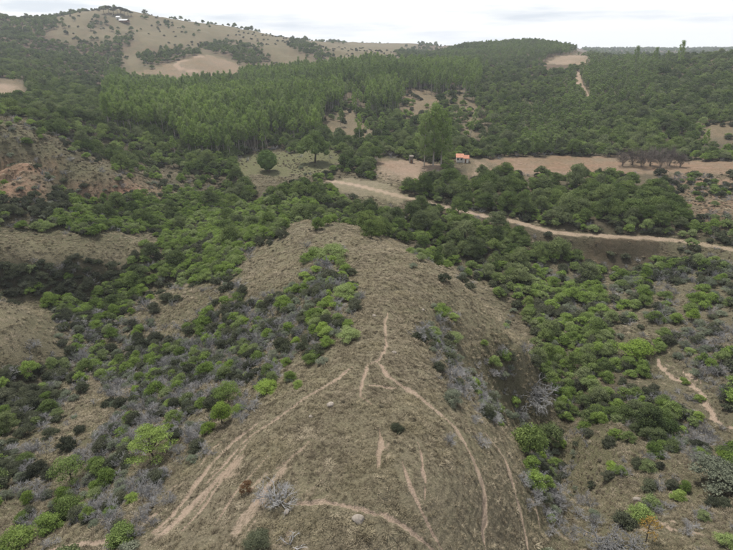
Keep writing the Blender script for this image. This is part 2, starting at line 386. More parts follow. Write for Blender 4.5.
w_ = 1 - smooth(2.4, 7.5, dR[mr]); ZT[mr] = ZT[mr] * (1 - w_) + zr[bi] * w_
rw = 1.55 + .5 * fbm(XT, YT, 4, 2, 91)
SOIL[:] = np.maximum(SOIL, (1 - smooth(rw, rw + 1.2, dR)) * .8)
cls[dR < rw + .3] = 1
# ploughed fields and cleared ground, as polygons of the photograph
def poly_mask(poly, u, v):
    c = np.zeros(u.shape, bool)
    for (x1, y1), (x2, y2) in zip(poly, poly[1:] + poly[:1]):
        q = ((y1 > v) != (y2 > v)) & (u < (x2 - x1) * (v - y1) / (y2 - y1 + 1e-9) + x1); c ^= q
    return c
jn = noise(XT, YT, 9, 95) * 2.2; jn2 = noise(XT, YT, 9, 96) * 1.2
FIELDS = [('pinkish ploughed field beside the orange-roofed house', 2, [(487, 160), (520, 157.5), (560, 156), (600, 157), (640, 155), (690, 154), (745, 153), (745, 172), (690, 174), (640, 173), (560, 175), (525, 174), (505, 168)], .34, .78, 230, 330),
          ('strip of tan ground left of the tall trees', 3, [(374, 164), (400, 160), (444, 165), (440, 173), (395, 173)], .6, .55, 225, 330),
          ('bare tan hillock with a looping track', 4, [(130, 74), (165, 65), (195, 57), (206, 55), (225, 60), (247, 69), (240, 75), (190, 78)], .34, .5, 560, 900),
          ('bare tan patch on the far hillside', 5, [(543, 65), (558, 57), (588, 53), (592, 57), (584, 66)], .55, .4, 700, 1000),
          ('tan pasture strip in the valley beside the dirt road', 6, [(326, 180), (352, 178), (388, 184), (402, 191), (412, 199), (398, 205), (372, 196), (340, 192)], .3, .0, 180, 300)]
for lab, cid, poly, so, re_, r0, r1 in FIELDS:
    m = poly_mask(poly, UT + jn, VT + jn2) & VIS & (RT > r0) & (RT < r1)
    SOIL[m] = np.maximum(SOIL[m], so * (.85 + .3 * noise(XT[m], YT[m], 14, 97))); MK[..., 3][m] = re_; MK[..., 2][m] = 0; MK[..., 1][m] = .03
    cls[m & (cls == 0)] = cid
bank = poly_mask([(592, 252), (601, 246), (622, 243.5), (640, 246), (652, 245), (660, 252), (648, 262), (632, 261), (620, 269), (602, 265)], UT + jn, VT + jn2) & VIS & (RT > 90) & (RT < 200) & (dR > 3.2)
MK[bank] = (-.4, 0, 1.5, .12); cls[bank & (cls == 0)] = 9  # darkened ground colour: moist dark soil, with the bank's shade painted in
# furrows
f2 = cls == 2
ZT[f2] += .16 * np.sin((YT[f2] + .12 * XT[f2]) * 2 * math.pi / 5.0)
# looping far track, track through the young plantation
TRK = []
for lab, w, pts in [('orange dirt track looping over the bare hillock', 2.6, [(203, 56), (190, 59), (180, 61.5), (175, 65), (180, 69), (192, 71.5), (205, 73)]),
                    ('dirt track cut through the young plantation', 2.6, [(576, 72), (579, 84), (583, 92), (588, 99)])]:
    L = resample(world_line(pts), 3); mm = (RT > 380) & (RT < 1000)
    d = np.full(XT.shape, 1e9); d[mm] = line_dist(L, XT[mm], YT[mm])
    SOIL[:] = np.maximum(SOIL, 1 - smooth(w * .8, w * 1.8, d)); MK[..., 3] = np.maximum(MK[..., 3], .45 * (d < w * 1.5))
    cls[d < w] = 7 + len(TRK); TRK.append(lab)
SOIL[:] = np.clip(SOIL, 0, 1.2)
dRoad = dR

# ------------------------------------------------------------------ material helpers
def mat(name):
    m = bpy.data.materials.new(name); m.use_nodes = True; t = m.node_tree; t.nodes.clear()
    return m, t, t.links.new
def ramp(t, pts):
    n = t.nodes.new('ShaderNodeValToRGB'); e = n.color_ramp.elements
    while len(e) < len(pts): e.new(.5)
    for q, (p, c) in zip(e, pts): q.position = p; q.color = (*c, 1) if len(c) == 3 else c
    return n
def tnoise(t, vec, scale, detail=4, rough=.6):
    n = t.nodes.new('ShaderNodeTexNoise'); n.inputs['Scale'].default_value = scale; n.inputs['Detail'].default_value = detail; n.inputs['Roughness'].default_value = rough
    t.links.new(vec, n.inputs['Vector']); return n.outputs['Fac']
def mixc(t, fac, a, b, mode='MIX'):
    n = t.nodes.new('ShaderNodeMix'); n.data_type = 'RGBA'; n.blend_type = mode; n.clamp_factor = True
    for s, v in ((n.inputs[0], fac), (n.inputs[6], a), (n.inputs[7], b)):
        if hasattr(v, 'is_linked'): t.links.new(v, s)
        else: s.default_value = v if not isinstance(v, tuple) else (*v, 1)[:4]
    return n.outputs[2]
def mth(t, op, a, b=0.0, c=None):
    n = t.nodes.new('ShaderNodeMath'); n.operation = op
    for i, v in enumerate((a, b) if c is None else (a, b, c)):
        if hasattr(v, 'is_linked'): t.links.new(v, n.inputs[i])
        else: n.inputs[i].default_value = v
    return n.outputs[0]

def ground_material():
    m, t, lk = mat('hill_ground')
    geo = t.nodes.new('ShaderNodeNewGeometry'); pos = geo.outputs['Position']
    at = t.nodes.new('ShaderNodeAttribute'); at.attribute_name = 'cover'
    sep = t.nodes.new('ShaderNodeSeparateColor'); lk(at.outputs['Color'], sep.inputs[0])
    soil, grn, lit, red = sep.outputs[0], sep.outputs[1], sep.outputs[2], at.outputs['Alpha']
    n1 = tnoise(t, pos, .10, 4); n2 = tnoise(t, pos, .7, 5, .65); n3 = tnoise(t, pos, 4.5, 5, .7); n4 = tnoise(t, pos, 16, 3, .7)
    dry = ramp(t, [(.30, (.040, .034, .026)), (.44, (.098, .084, .060)), (.56, (.168, .143, .104)), (.70, (.275, .236, .178))])
    lk(mth(t, 'ADD', mth(t, 'MULTIPLY', n3, .55), mth(t, 'ADD', mth(t, 'MULTIPLY', n2, .30), mth(t, 'MULTIPLY', n4, .15))), dry.inputs[0])
    warm = mixc(t, mth(t, 'MULTIPLY', mth(t, 'SUBTRACT', n1, .36), 2.2), dry.outputs[0], mixc(t, .55, dry.outputs[0], (.15, .140, .085)))
    gcol = ramp(t, [(.3, (.030, .038, .016)), (.5, (.065, .075, .028)), (.7, (.120, .130, .050))]); lk(n3, gcol.inputs[0])
    c = mixc(t, mth(t, 'MULTIPLY', mth(t, 'ADD', grn, mth(t, 'MULTIPLY', mth(t, 'SUBTRACT', n2, .5), .9)), 1.0), warm, gcol.outputs[0])
    lcol = ramp(t, [(.32, (.020, .020, .014)), (.55, (.048, .044, .030)), (.72, (.095, .082, .058))]); lk(n3, lcol.inputs[0])
    c = mixc(t, mth(t, 'ADD', lit, mth(t, 'MULTIPLY', mth(t, 'SUBTRACT', n2, .5), .7)), c, lcol.outputs[0])
    rcol = ramp(t, [(.3, (.095, .052, .036)), (.5, (.170, .098, .068)), (.7, (.270, .170, .120))]); lk(n2, rcol.inputs[0])
    rf = mth(t, 'MULTIPLY', red, mth(t, 'MULTIPLY', mth(t, 'SUBTRACT', mth(t, 'ADD', mth(t, 'MULTIPLY', n3, .4), mth(t, 'MULTIPLY', n1, .6)), .34), 4.0))
    c = mixc(t, mth(t, 'MINIMUM', rf, .9), c, rcol.outputs[0])
    scol = ramp(t, [(.3, (.170, .126, .096)), (.5, (.258, .200, .155)), (.72, (.360, .288, .230))]); lk(mth(t, 'ADD', mth(t, 'MULTIPLY', n3, .5), mth(t, 'MULTIPLY', n4, .5)), scol.inputs[0])
    scol2 = mixc(t, mth(t, 'MULTIPLY', red, .75), scol.outputs[0], (.150, .092, .070))
    sf = mth(t, 'MULTIPLY', mth(t, 'SUBTRACT', mth(t, 'ADD', soil, mth(t, 'ADD', mth(t, 'MULTIPLY', mth(t, 'SUBTRACT', n3, .5), 1.3), mth(t, 'MULTIPLY', mth(t, 'SUBTRACT', n2, .5), .9))), .26), 1.7)
    nn = t.nodes.new('ShaderNodeClamp'); lk(sf, nn.inputs[0])
    c = mixc(t, nn.outputs[0], c, scol2)
    n0 = tnoise(t, pos, .022, 4, .6)
    c = mixc(t, mth(t, 'MULTIPLY', mth(t, 'SUBTRACT', n0, .42), 2.4), c, mixc(t, 1.0, c, (.74, .78, .66), 'MULTIPLY'))
    wv = t.nodes.new('ShaderNodeTexWave'); wv.bands_direction = 'Y'; wv.inputs['Scale'].default_value = .045; wv.inputs['Distortion'].default_value = 2.5; wv.inputs['Detail'].default_value = 2; wv.inputs['Detail Scale'].default_value = .6
    lk(pos, wv.inputs['Vector'])
    ff = mth(t, 'MULTIPLY', mth(t, 'MULTIPLY', wv.outputs['Fac'], .6), mth(t, 'MULTIPLY', mth(t, 'GREATER_THAN', red, .7), mth(t, 'GREATER_THAN', soil, .35)))
    c = mixc(t, ff, c, (.13, .095, .06))
    b = t.nodes.new('ShaderNodeBsdfPrincipled'); b.inputs['Roughness'].default_value = .95; b.inputs['Specular IOR Level'].default_value = .1
    lk(c, b.inputs['Base Color'])
    bm = t.nodes.new('ShaderNodeBump'); bm.inputs['Strength'].default_value = 1.0; bm.inputs['Distance'].default_value = .45
    lk(mth(t, 'ADD', mth(t, 'MULTIPLY', n2, .9), mth(t, 'ADD', mth(t, 'MULTIPLY', n3, .6), mth(t, 'MULTIPLY', n4, .15))), bm.inputs['Height']); lk(bm.outputs[0], b.inputs['Normal'])
    o = t.nodes.new('ShaderNodeOutputMaterial'); lk(b.outputs[0], o.inputs[0]); return m
M_GROUND = ground_material()

# ------------------------------------------------------------------ build the land meshes
IDX = np.arange(NA * NR).reshape(NA, NR)
Q = np.stack([IDX[:-1, :-1], IDX[:-1, 1:], IDX[1:, 1:], IDX[1:, :-1]], -1).reshape(-1, 4)[:, ::-1]
VALL = np.stack([XT, YT, ZT], -1).reshape(-1, 3)
MKF = MK.reshape(-1, 4).astype(np.float32)
QC = cls[:-1, :-1].reshape(-1)
def mesh_from(name, verts, faces, smooth_=True, mats=(), fattr=None, vcol=None, midx=None):
    """faces: (n,k) array of equal-sided polygons"""
    me = bpy.data.meshes.new(name); faces = np.asarray(faces); k = faces.shape[1]
    me.vertices.add(len(verts)); me.vertices.foreach_set('co', np.asarray(verts, np.float32).ravel())
    me.loops.add(faces.size); me.loops.foreach_set('vertex_index', faces.ravel().astype(np.int32))
    me.polygons.add(len(faces)); me.polygons.foreach_set('loop_start', np.arange(0, faces.size, k, dtype=np.int32))
    if midx is not None: me.polygons.foreach_set('material_index', np.asarray(midx, np.int32))
    me.polygons.foreach_set('use_smooth', np.full(len(faces), bool(smooth_)))
    if vcol is not None:
        a = me.attributes.new('cover', 'FLOAT_COLOR', 'POINT'); a.data.foreach_set('color', np.asarray(vcol, np.float32).ravel())
    if fattr is not None:
        a = me.attributes.new('tone', 'FLOAT', 'POINT'); a.data.foreach_set('value', np.asarray(fattr, np.float32).ravel())
    for m in mats: me.materials.append(m)
    me.update(calc_edges=True); return me
def land(name, sel, label=None):
    f = Q[sel]
    if len(f) == 0: return
    used, inv = np.unique(f, return_inverse=True)
    me = mesh_from(name, VALL[used], inv.reshape(-1, 4), True, [M_GROUND], vcol=MKF[used])
    o = bpy.data.objects.new(name, me); COL.objects.link(o); o['kind'] = 'structure'
    if label: o['label'] = label
    return o
land('ground', QC == 0, 'dry grassy hills, gullies and valley ground')
land('road', QC == 1, 'pale dirt road winding across the valley floor')
for lab, cid, *_ in FIELDS: land('field' if cid < 4 else 'pasture' if cid == 6 else 'bare_hillside', QC == cid, lab)
for k, lab in enumerate(TRK): land('track', QC == 7 + k, lab)
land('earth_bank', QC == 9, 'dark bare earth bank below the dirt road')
for k, (lab, *_) in enumerate(PATHS): land('footpath', QC == 10 + k, lab)
# ------------------------------------------------------------------ plant materials
def leaf_mat(name, lo, mid, hi, trans=.22, sat_noise=.03, hue=.45):
    m, t, lk = mat(name)
    at = t.nodes.new('ShaderNodeAttribute'); at.attribute_name = 'tone'
    oi = t.nodes.new('ShaderNodeObjectInfo'); geo = t.nodes.new('ShaderNodeNewGeometry')
    big = tnoise(t, geo.outputs['Position'], sat_noise, 2, .5)
    big2 = tnoise(t, geo.outputs['Position'], sat_noise * .28, 2, .5)
    big = mth(t, 'ADD', mth(t, 'MULTIPLY', big, .6), mth(t, 'MULTIPLY', big2, .4))
    f = mth(t, 'ADD', mth(t, 'MULTIPLY', at.outputs['Fac'], .42), mth(t, 'ADD', mth(t, 'MULTIPLY', oi.outputs['Random'], .48), mth(t, 'MULTIPLY', mth(t, 'SUBTRACT', big, .48), 1.9)))
    r = ramp(t, [(.05, lo), (.45, mid), (.95, hi)]); lk(f, r.inputs[0])
    lum = t.nodes.new('ShaderNodeRGBToBW'); lk(r.outputs[0], lum.inputs[0])
    tint = t.nodes.new('ShaderNodeCombineColor'); lk(mth(t, 'MULTIPLY', lum.outputs[0], 1.05), tint.inputs[0]); lk(mth(t, 'MULTIPLY', lum.outputs[0], 1.04), tint.inputs[1]); lk(mth(t, 'MULTIPLY', lum.outputs[0], .80), tint.inputs[2])
    fr = mth(t, 'FRACT', mth(t, 'MULTIPLY', oi.outputs['Random'], 7.31))
    col = mixc(t, mth(t, 'MULTIPLY', mth(t, 'POWER', fr, 2.0), hue), r.outputs[0], tint.outputs[0])
    d = t.nodes.new('ShaderNodeBsdfDiffuse'); lk(col, d.inputs[0]); d.inputs[1].default_value = .6
    tr = t.nodes.new('ShaderNodeBsdfTranslucent'); lk(col, tr.inputs[0])
    mx = t.nodes.new('ShaderNodeMixShader'); mx.inputs[0].default_value = trans
    lk(d.outputs[0], mx.inputs[1]); lk(tr.outputs[0], mx.inputs[2])
    o = t.nodes.new('ShaderNodeOutputMaterial'); lk(mx.outputs[0], o.inputs[0]); return m
def plain_mat(name, lo, hi, scale=3.0, rough=.9, bump=.0):
    m, t, lk = mat(name)
    geo = t.nodes.new('ShaderNodeNewGeometry'); oi = t.nodes.new('ShaderNodeObjectInfo')
    nz = tnoise(t, geo.outputs['Position'], scale, 4, .65)
    r = ramp(t, [(.28, lo), (.75, hi)]); lk(mth(t, 'ADD', nz, mth(t, 'MULTIPLY', mth(t, 'SUBTRACT', oi.outputs['Random'], .5), .3)), r.inputs[0])
    b = t.nodes.new('ShaderNodeBsdfPrincipled'); b.inputs['Roughness'].default_value = rough; b.inputs['Specular IOR Level'].default_value = .15
    lk(r.outputs[0], b.inputs['Base Color'])
    if bump:
        bm = t.nodes.new('ShaderNodeBump'); bm.inputs['Strength'].default_value = bump; bm.inputs['Distance'].default_value = .05; lk(nz, bm.inputs['Height']); lk(bm.outputs[0], b.inputs['Normal'])
    o = t.nodes.new('ShaderNodeOutputMaterial'); lk(b.outputs[0], o.inputs[0]); return m
ML = {
    'broad': leaf_mat('leaf_broad', (0.052, 0.076, 0.03), (0.108, 0.148, 0.05), (0.19, 0.242, 0.078)),
    'leafy': leaf_mat('leaf_leafy', (0.088, 0.13, 0.038), (0.16, 0.226, 0.06), (0.245, 0.33, 0.088), .28),
    'lime': leaf_mat('leaf_lime', (0.13, 0.185, 0.042), (0.205, 0.285, 0.062), (0.285, 0.38, 0.092), .3),
    'dark': leaf_mat('leaf_dark', (0.042, 0.048, 0.034), (0.076, 0.086, 0.055), (0.125, 0.136, 0.083)),
    'ash': leaf_mat('leaf_ash', (.110, .130, .092), (.170, .196, .138), (.235, .262, .185)),
    'euc': leaf_mat('leaf_eucalyptus', (0.096, 0.142, 0.042), (0.165, 0.236, 0.062), (0.245, 0.33, 0.088), .3, .014, .3),
    'young': leaf_mat('leaf_young', (0.085, 0.122, 0.042), (0.135, 0.19, 0.058), (0.19, 0.258, 0.078), .25, .014, .4),
    'low': leaf_mat('leaf_low', (.085, .070, .052), (.145, .122, .086), (.220, .188, .132), .1),
    'deep': leaf_mat('leaf_deep', (.045, .070, .026), (.080, .122, .040), (.125, .178, .058), .15, .03, .0),
    'orange': leaf_mat('leaf_orange', (.15, .09, .04), (.25, .155, .05), (.34, .235, .07), .3),
    'rust': leaf_mat('leaf_rust', (0.1, 0.06, 0.036), (0.155, 0.088, 0.048), (0.21, 0.125, 0.065), .2),
}
M_BARK = plain_mat('bark', (.045, .036, .028), (.12, .10, .08), 6)
M_PALE = plain_mat('pale_bark', (.17, .15, .13), (.34, .31, .27), 4)
M_TWIG = plain_mat('grey_twig', (.135, .135, .140), (.255, .250, .250), 3)
M_TWIGB = plain_mat('brown_twig', (.075, .062, .055), (.155, .132, .115), 3)
M_GREY = plain_mat('dull_twig', (.10, .10, .102), (.19, .187, .185), 3)
def grass_mat():
    m, t, lk = mat('dry_grass')
    at = t.nodes.new('ShaderNodeAttribute'); at.attribute_name = 'tone'
    oi = t.nodes.new('ShaderNodeObjectInfo'); geo = t.nodes.new('ShaderNodeNewGeometry')
    n1 = tnoise(t, geo.outputs['Position'], .16, 3, .6); n2 = tnoise(t, geo.outputs['Position'], 1.1, 3, .6)
    f = mth(t, 'ADD', mth(t, 'MULTIPLY', at.outputs['Fac'], .25), mth(t, 'ADD', mth(t, 'MULTIPLY', oi.outputs['Random'], .35), mth(t, 'MULTIPLY', mth(t, 'SUBTRACT', n2, .36), 1.25)))
    a = ramp(t, [(.05, (.038, .032, .024)), (.35, (.100, .085, .061)), (.62, (.190, .162, .117)), (.95, (.340, .294, .220))]); lk(f, a.inputs[0])
    b2 = ramp(t, [(.05, (.048, .042, .028)), (.45, (.135, .118, .074)), (.95, (.270, .235, .150))]); lk(f, b2.inputs[0])
    c = mixc(t, mth(t, 'MULTIPLY', mth(t, 'SUBTRACT', n1, .44), 3.0), a.outputs[0], b2.outputs[0])
    d = t.nodes.new('ShaderNodeBsdfDiffuse'); lk(c, d.inputs[0])
    o = t.nodes.new('ShaderNodeOutputMaterial'); lk(d.outputs[0], o.inputs[0]); return m
M_GRASS = grass_mat()

# ------------------------------------------------------------------ plant shapes
class Geo:
    """collects quads (tris are padded away: every face has four corners)"""
    def __init__(s): s.v = []; s.f = []; s.t = []; s.m = []; s.n = 0
    def add(s, v, f, tone, mi=0):
        v = np.asarray(v, float); f = np.asarray(f, int)
        s.v.append(v); s.f.append(f + s.n); s.t.append(np.broadcast_to(np.asarray(tone, float), (len(v),)).copy()); s.m.append(np.full(len(f), mi)); s.n += len(v)
    def mesh(s, name, mats, smooth_=False):
        return mesh_from(name, np.concatenate(s.v), np.concatenate(s.f), smooth_, mats, fattr=np.concatenate(s.t), midx=np.concatenate(s.m))
def tube(g, pts, rad, sides=5, tone=.5, mi=0):
    pts = np.asarray(pts, float); k = len(pts)
    d = np.gradient(pts, axis=0); d /= np.linalg.norm(d, axis=1, keepdims=True) + 1e-9
    ref = np.where(np.abs(d[:, 2:3]) > .9, np.array([[1., 0, 0]]), np.array([[0, 0, 1.]]))
    a = np.cross(d, ref); a /= np.linalg.norm(a, axis=1, keepdims=True) + 1e-9; b = np.cross(d, a)
    ang = np.arange(sides) * 2 * math.pi / sides
    v = pts[:, None] + np.asarray(rad)[:, None, None] * (np.cos(ang)[None, :, None] * a[:, None] + np.sin(ang)[None, :, None] * b[:, None])
    v = v.reshape(-1, 3); f = []
    for i in range(k - 1):
        for j in range(sides):
            j2 = (j + 1) % sides
            f.append((i * sides + j, i * sides + j2, (i + 1) * sides + j2, (i + 1) * sides + j))
    g.add(v, f, tone, mi)
def leaves(g, rng, P, Nrm, size, tone, mi=0, spread=.7, asp=.62):
    k = len(P); nrm = Nrm + rng.normal(0, spread, (k, 3)); nrm /= np.linalg.norm(nrm, axis=1, keepdims=True) + 1e-9
    t = np.cross(nrm, rng.normal(0, 1, (k, 3))); t /= np.linalg.norm(t, axis=1, keepdims=True) + 1e-9
    b = np.cross(nrm, t); s = (size * rng.uniform(.6, 1.35, k))[:, None]
    bend = nrm * s * .18
    v = np.stack([P - t * s, P - b * s * asp + bend, P + t * s, P + b * s * asp + bend], 1).reshape(-1, 3)
    f = np.arange(k * 4).reshape(k, 4)
    g.add(v, f, np.repeat(np.clip(tone + rng.normal(0, .16, k), 0, 1), 4), mi)
def blob(g, c, r, rng, tone, mi=0):
    """rough closed inner mass of one clump (quads only)"""
    nu, nv = 7, 4; vs = []
    for i in range(nv + 1):
        ph = math.pi * i / nv
        for j in range(nu):
            a = 2 * math.pi * j / nu; q = 1 + rng.normal(0, .12)
            vs.append((c[0] + r[0] * q * max(math.sin(ph), .03) * math.cos(a), c[1] + r[1] * q * max(math.sin(ph), .03) * math.sin(a), c[2] + r[2] * q * math.cos(ph)))
    f = [(i * nu + j, (i + 1) * nu + j, (i + 1) * nu + (j + 1) % nu, i * nu + (j + 1) % nu) for i in range(nv) for j in range(nu)]
    g.add(vs, f, tone, mi)
def clump_leaves(g, rng, lobes, nleaf, size, mi=0, core=.55, spread=.7):
    C = np.array([l[0] for l in lobes]); RD = np.array([l[1] for l in lobes])
    ar = RD[:, 0] * RD[:, 2]; cnt = np.maximum(3, (nleaf * ar / ar.sum())).astype(int)
    for i, (c, r) in enumerate(zip(C, RD)):
        d = rng.normal(0, 1, (cnt[i], 3)); d /= np.linalg.norm(d, axis=1, keepdims=True)
        d[:, 2] = np.where(d[:, 2] < -.35, -d[:, 2], d[:, 2])
        P = c + d * r * rng.uniform(.58, 1.26, (cnt[i], 1))
        inside = np.zeros(len(P), bool)
        for j in range(len(C)):
            if j != i: inside |= (((P - C[j]) / RD[j]) ** 2).sum(1) < .62
        P = P[~inside]; dd = d[~inside]; tn = rng.uniform(.08, .92)
        leaves(g, rng, P, dd, size, np.full(len(P), tn), mi, spread)
        if core: blob(g, c, r * core, rng, .35, mi)
def dome_lobes(rng, n, z0, z1, rx, lr=(.16, .26), flat=.8):
    L = []; ex = rng.uniform(.78, 1.15); ey = rng.uniform(.78, 1.15); ph = rng.uniform(0, 6.28); am = rng.uniform(.05, .22)
    for k in range(n):
        a = k * 2.399963 + rng.uniform(-.4, .4); q = math.sqrt((k + .4) / n)
        z = z0 + (z1 - z0) * (1 - q * q) * rng.uniform(.75, 1.12); r = rng.uniform(*lr)
        q2 = q * (1 + am * math.sin(2 * a + ph) + rng.uniform(-.1, .12)); L.append((np.array([rx * ex * q2 * math.cos(a), rx * ey * q2 * math.sin(a), z + rng.normal(0, .03)]), np.array([r, r, r * flat])))
    return L
def limbs(g, rng, lobes, h, r0, mi=0, sides=5, base_jit=.02, nl=6):
    """trunk and limbs reaching into the clumps"""
    lean = rng.normal(0, .03, 2)
    tp = np.array([[0, 0, -.08], [lean[0] * .3, lean[1] * .3, h * .4], [lean[0], lean[1], h]])
    tube(g, tp, [r0 * 1.25, r0, r0 * .8], sides, .5, mi)
    for (c, r) in lobes[:nl]:
        mid = (tp[2] * .5 + c * .5) + np.array([0, 0, -.04]) + rng.normal(0, .02, 3)
        tube(g, [tp[2] - [0, 0, .02], mid, c + [0, 0, -.02]], [r0 * .62, r0 * .42, r0 * .2], 4, .5, mi)
def twig_bush(g, rng, stems=6, lev=3, length=.34, r0=.017, upr=.55, mi=0, droop=0.0, kids=(3, 5)):
    stack = []
    for k in range(stems):
        a = k * 2 * math.pi / stems + rng.uniform(-.4, .4); t = rng.uniform(.25, 1.0) * upr
        d = np.array([math.cos(a) * t, math.sin(a) * t, 1 - t * .45]); stack.append((np.array([rng.normal(0, .03), rng.normal(0, .03), -.04]), d / np.linalg.norm(d), length * rng.uniform(.8, 1.2), r0, 0))
    while stack:
        p, d, l, r, lv = stack.pop()
        d2 = d + rng.normal(0, .22, 3); d2 /= np.linalg.norm(d2)
        m = p + d * l * .5; e = m + d2 * l * .5
        tube(g, [p, m, e], [r, r * .8, r * .55], 3, rng.uniform(.2, .8), mi)
        if lv < lev:
            for q in range(rng.integers(*kids)):
                f = rng.uniform(.45, 1); b = p + (e - p) * f
                dd = d2 + rng.normal(0, .62, 3); dd[2] = dd[2] * .8 + .12 - droop; dd /= np.linalg.norm(dd)
                stack.append((b, dd, l * rng.uniform(.5, .78), max(r * .58, .0035), lv + 1))

# kind -> crown(g, rng, detail), stem(g, rng, lobes)
def make_plant(kind, seed, hi):
    """returns (crown geometry, stem geometry) of unit crown width; one height unit = one crown width"""
    rng = np.random.default_rng(seed); c, s = Geo(), Geo()
    if kind == 'broadleaf_tree':
        L = dome_lobes(rng, 17, rng.uniform(.24, .36), rng.uniform(.68, .92), rng.uniform(.33, .38), (.12, .24), rng.uniform(.65, .9))
        clump_leaves(c, rng, L, 3000 if hi else 820, .026 if hi else .044); limbs(s, rng, L, .3, .03)
    elif kind in ('leafy_shrub', 'lime_shrub'):
        L = dome_lobes(rng, 12, .20, .60, .36, (.13, .24), .62)
        clump_leaves(c, rng, L, 2800 if hi else 760, .027 if hi else .048, core=.6, spread=.9); limbs(s, rng, L, .16, .022)
    elif kind == 'dark_shrub':
        L = dome_lobes(rng, 11, .17, .46, .36, (.14, .24), .7)
        clump_leaves(c, rng, L, 2600 if hi else 700, .027 if hi else .048, core=.72, spread=1.0); limbs(s, rng, L, .13, .022)
    elif kind == 'ash_shrub':
        L = dome_lobes(rng, 10, .18, .44, .35, (.13, .22), .7)
        clump_leaves(c, rng, L, 1900 if hi else 560, .024 if hi else .042, core=.55, spread=1.1); limbs(s, rng, L, .13, .02); twig_bush(s, rng, 5, 2, .3, .012)
    elif kind == 'bare_shrub':
        twig_bush(c, rng, 8 if hi else 6, 3, .36, .012 if hi else .016, .95, 0, .0, (4, 6) if hi else (3, 4)); twig_bush(s, rng, 6, 0, .3, .022, .8)
    elif kind == 'low_bush':
        L = dome_lobes(rng, 7, .14, .32, .32, (.15, .24), .8)
        clump_leaves(c, rng, L, 620 if hi else 260, .05 if hi else .075, core=.6, spread=1.2); limbs(s, rng, L, .08, .025)
    elif kind in ('eucalyptus_tree', 'young_eucalyptus'):
        yng = kind[0] == 'y'; z0 = .30 if yng else .52
        L = []
        for k in range(13 if yng else 15):
            f = (k + .5) / 14; z = z0 + (1 - z0) * f * .95
            w = (.10 if yng else .105) * math.sin(math.pi * min(.98, .18 + .78 * f)) * rng.uniform(.6, 1.25); a = k * 2.4
            r = rng.uniform(.04, .075); L.append((np.array([w * math.cos(a), w * math.sin(a), z]), np.array([r, r, r * 1.15])))
        clump_leaves(c, rng, L, 900 if hi else 380, .015 if hi else .023, core=.55, spread=.9)
        bx = rng.normal(0, .012, 2)
        tube(s, [[0, 0, -.02], [bx[0], bx[1], .35], [0, 0, .7], [0, 0, .97]], [.0125, .0105, .007, .003], 5)
        for l in L[::2]: tube(s, [[0, 0, l[0][2] - .07], l[0]], [.004, .002], 3)
    return c, s
LEAF = {'broadleaf_tree': 'broad', 'leafy_shrub': 'leafy', 'lime_shrub': 'lime', 'dark_shrub': 'dark', 'ash_shrub': 'ash', 'low_bush': 'low', 'eucalyptus_tree': 'euc', 'young_eucalyptus': 'young'}
def crown_mat(k): return M_TWIG if k == 'bare_shrub' else ML[LEAF[k]]
def stem_mat(k): return M_TWIG if k == 'bare_shrub' else M_PALE if 'eucalyptus' in k else M_BARK
KINDS = ['broadleaf_tree', 'leafy_shrub', 'lime_shrub', 'dark_shrub', 'ash_shrub', 'bare_shrub', 'low_bush', 'eucalyptus_tree', 'young_eucalyptus']
NVAR = 5
HI, LO = {}, {}
for ki, k in enumerate(KINDS):
    for q in range(NVAR):
        c, s = make_plant(k, 100 + ki * 10 + q, True)
        HI[k, q] = (c.mesh(k + '_crown', [crown_mat(k)]), s.mesh(k + '_stem', [stem_mat(k)], True))
        c, s = make_plant(k, 500 + ki * 10 + q, False)
        for v, f, t in zip(s.v, s.f, s.t): c.v.append(v); c.t.append(t)
        for f in s.f: c.f.append(f + c.n); c.m.append(np.full(len(f), 1))
        LO[k, q] = c.mesh(k + '_far', [crown_mat(k), stem_mat(k)])

# ------------------------------------------------------------------ where plants grow
# cover letter -> {kind: share of candidate places taken}
GROW = {
    'F': {'broadleaf_tree': .86, 'leafy_shrub': .24, 'dark_shrub': .20, 'bare_shrub': .08, 'low_bush': .3},
    'E': {'eucalyptus_tree': .95}, 'm': {'young_eucalyptus': .8, 'broadleaf_tree': .06},
    'f': {'broadleaf_tree': .22, 'leafy_shrub': .62, 'lime_shrub': .12, 'ash_shrub': .22, 'dark_shrub': .34, 'bare_shrub': .22, 'low_bush': .3},
    's': {'broadleaf_tree': .03, 'leafy_shrub': .26, 'lime_shrub': .07, 'ash_shrub': .32, 'dark_shrub': .42, 'bare_shrub': .75, 'low_bush': .4},
    'b': {'leafy_shrub': .06, 'lime_shrub': .03, 'ash_shrub': .34, 'dark_shrub': .20, 'bare_shrub': .9, 'low_bush': .3},
    'd': {'broadleaf_tree': .06, 'leafy_shrub': .06, 'ash_shrub': .08, 'dark_shrub': .95, 'bare_shrub': .25, 'low_bush': .3},
    'y': {'leafy_shrub': .30, 'lime_shrub': .22, 'ash_shrub': .24, 'bare_shrub': .5, 'dark_shrub': .14, 'low_bush': .3},
    'g': {'low_bush': .07, 'bare_shrub': .006, 'dark_shrub': .004},
    'h': {'leafy_shrub': .07, 'lime_shrub': .03, 'ash_shrub': .13, 'dark_shrub': .09, 'bare_shrub': .24, 'low_bush': .5},
    'r': {'leafy_shrub': .07, 'lime_shrub': .04, 'dark_shrub': .17, 'ash_shrub': .16, 'bare_shrub': .2, 'low_bush': .6},
    't': {'low_bush': .02}, 'c': {'leafy_shrub': .2, 'dark_shrub': .25, 'broadleaf_tree': .12, 'bare_shrub': .15, 'eucalyptus_tree': .03, 'low_bush': .5},
    'k': {'dark_shrub': .22, 'leafy_shrub': .10, 'bare_shrub': .15, 'low_bush': .4}}
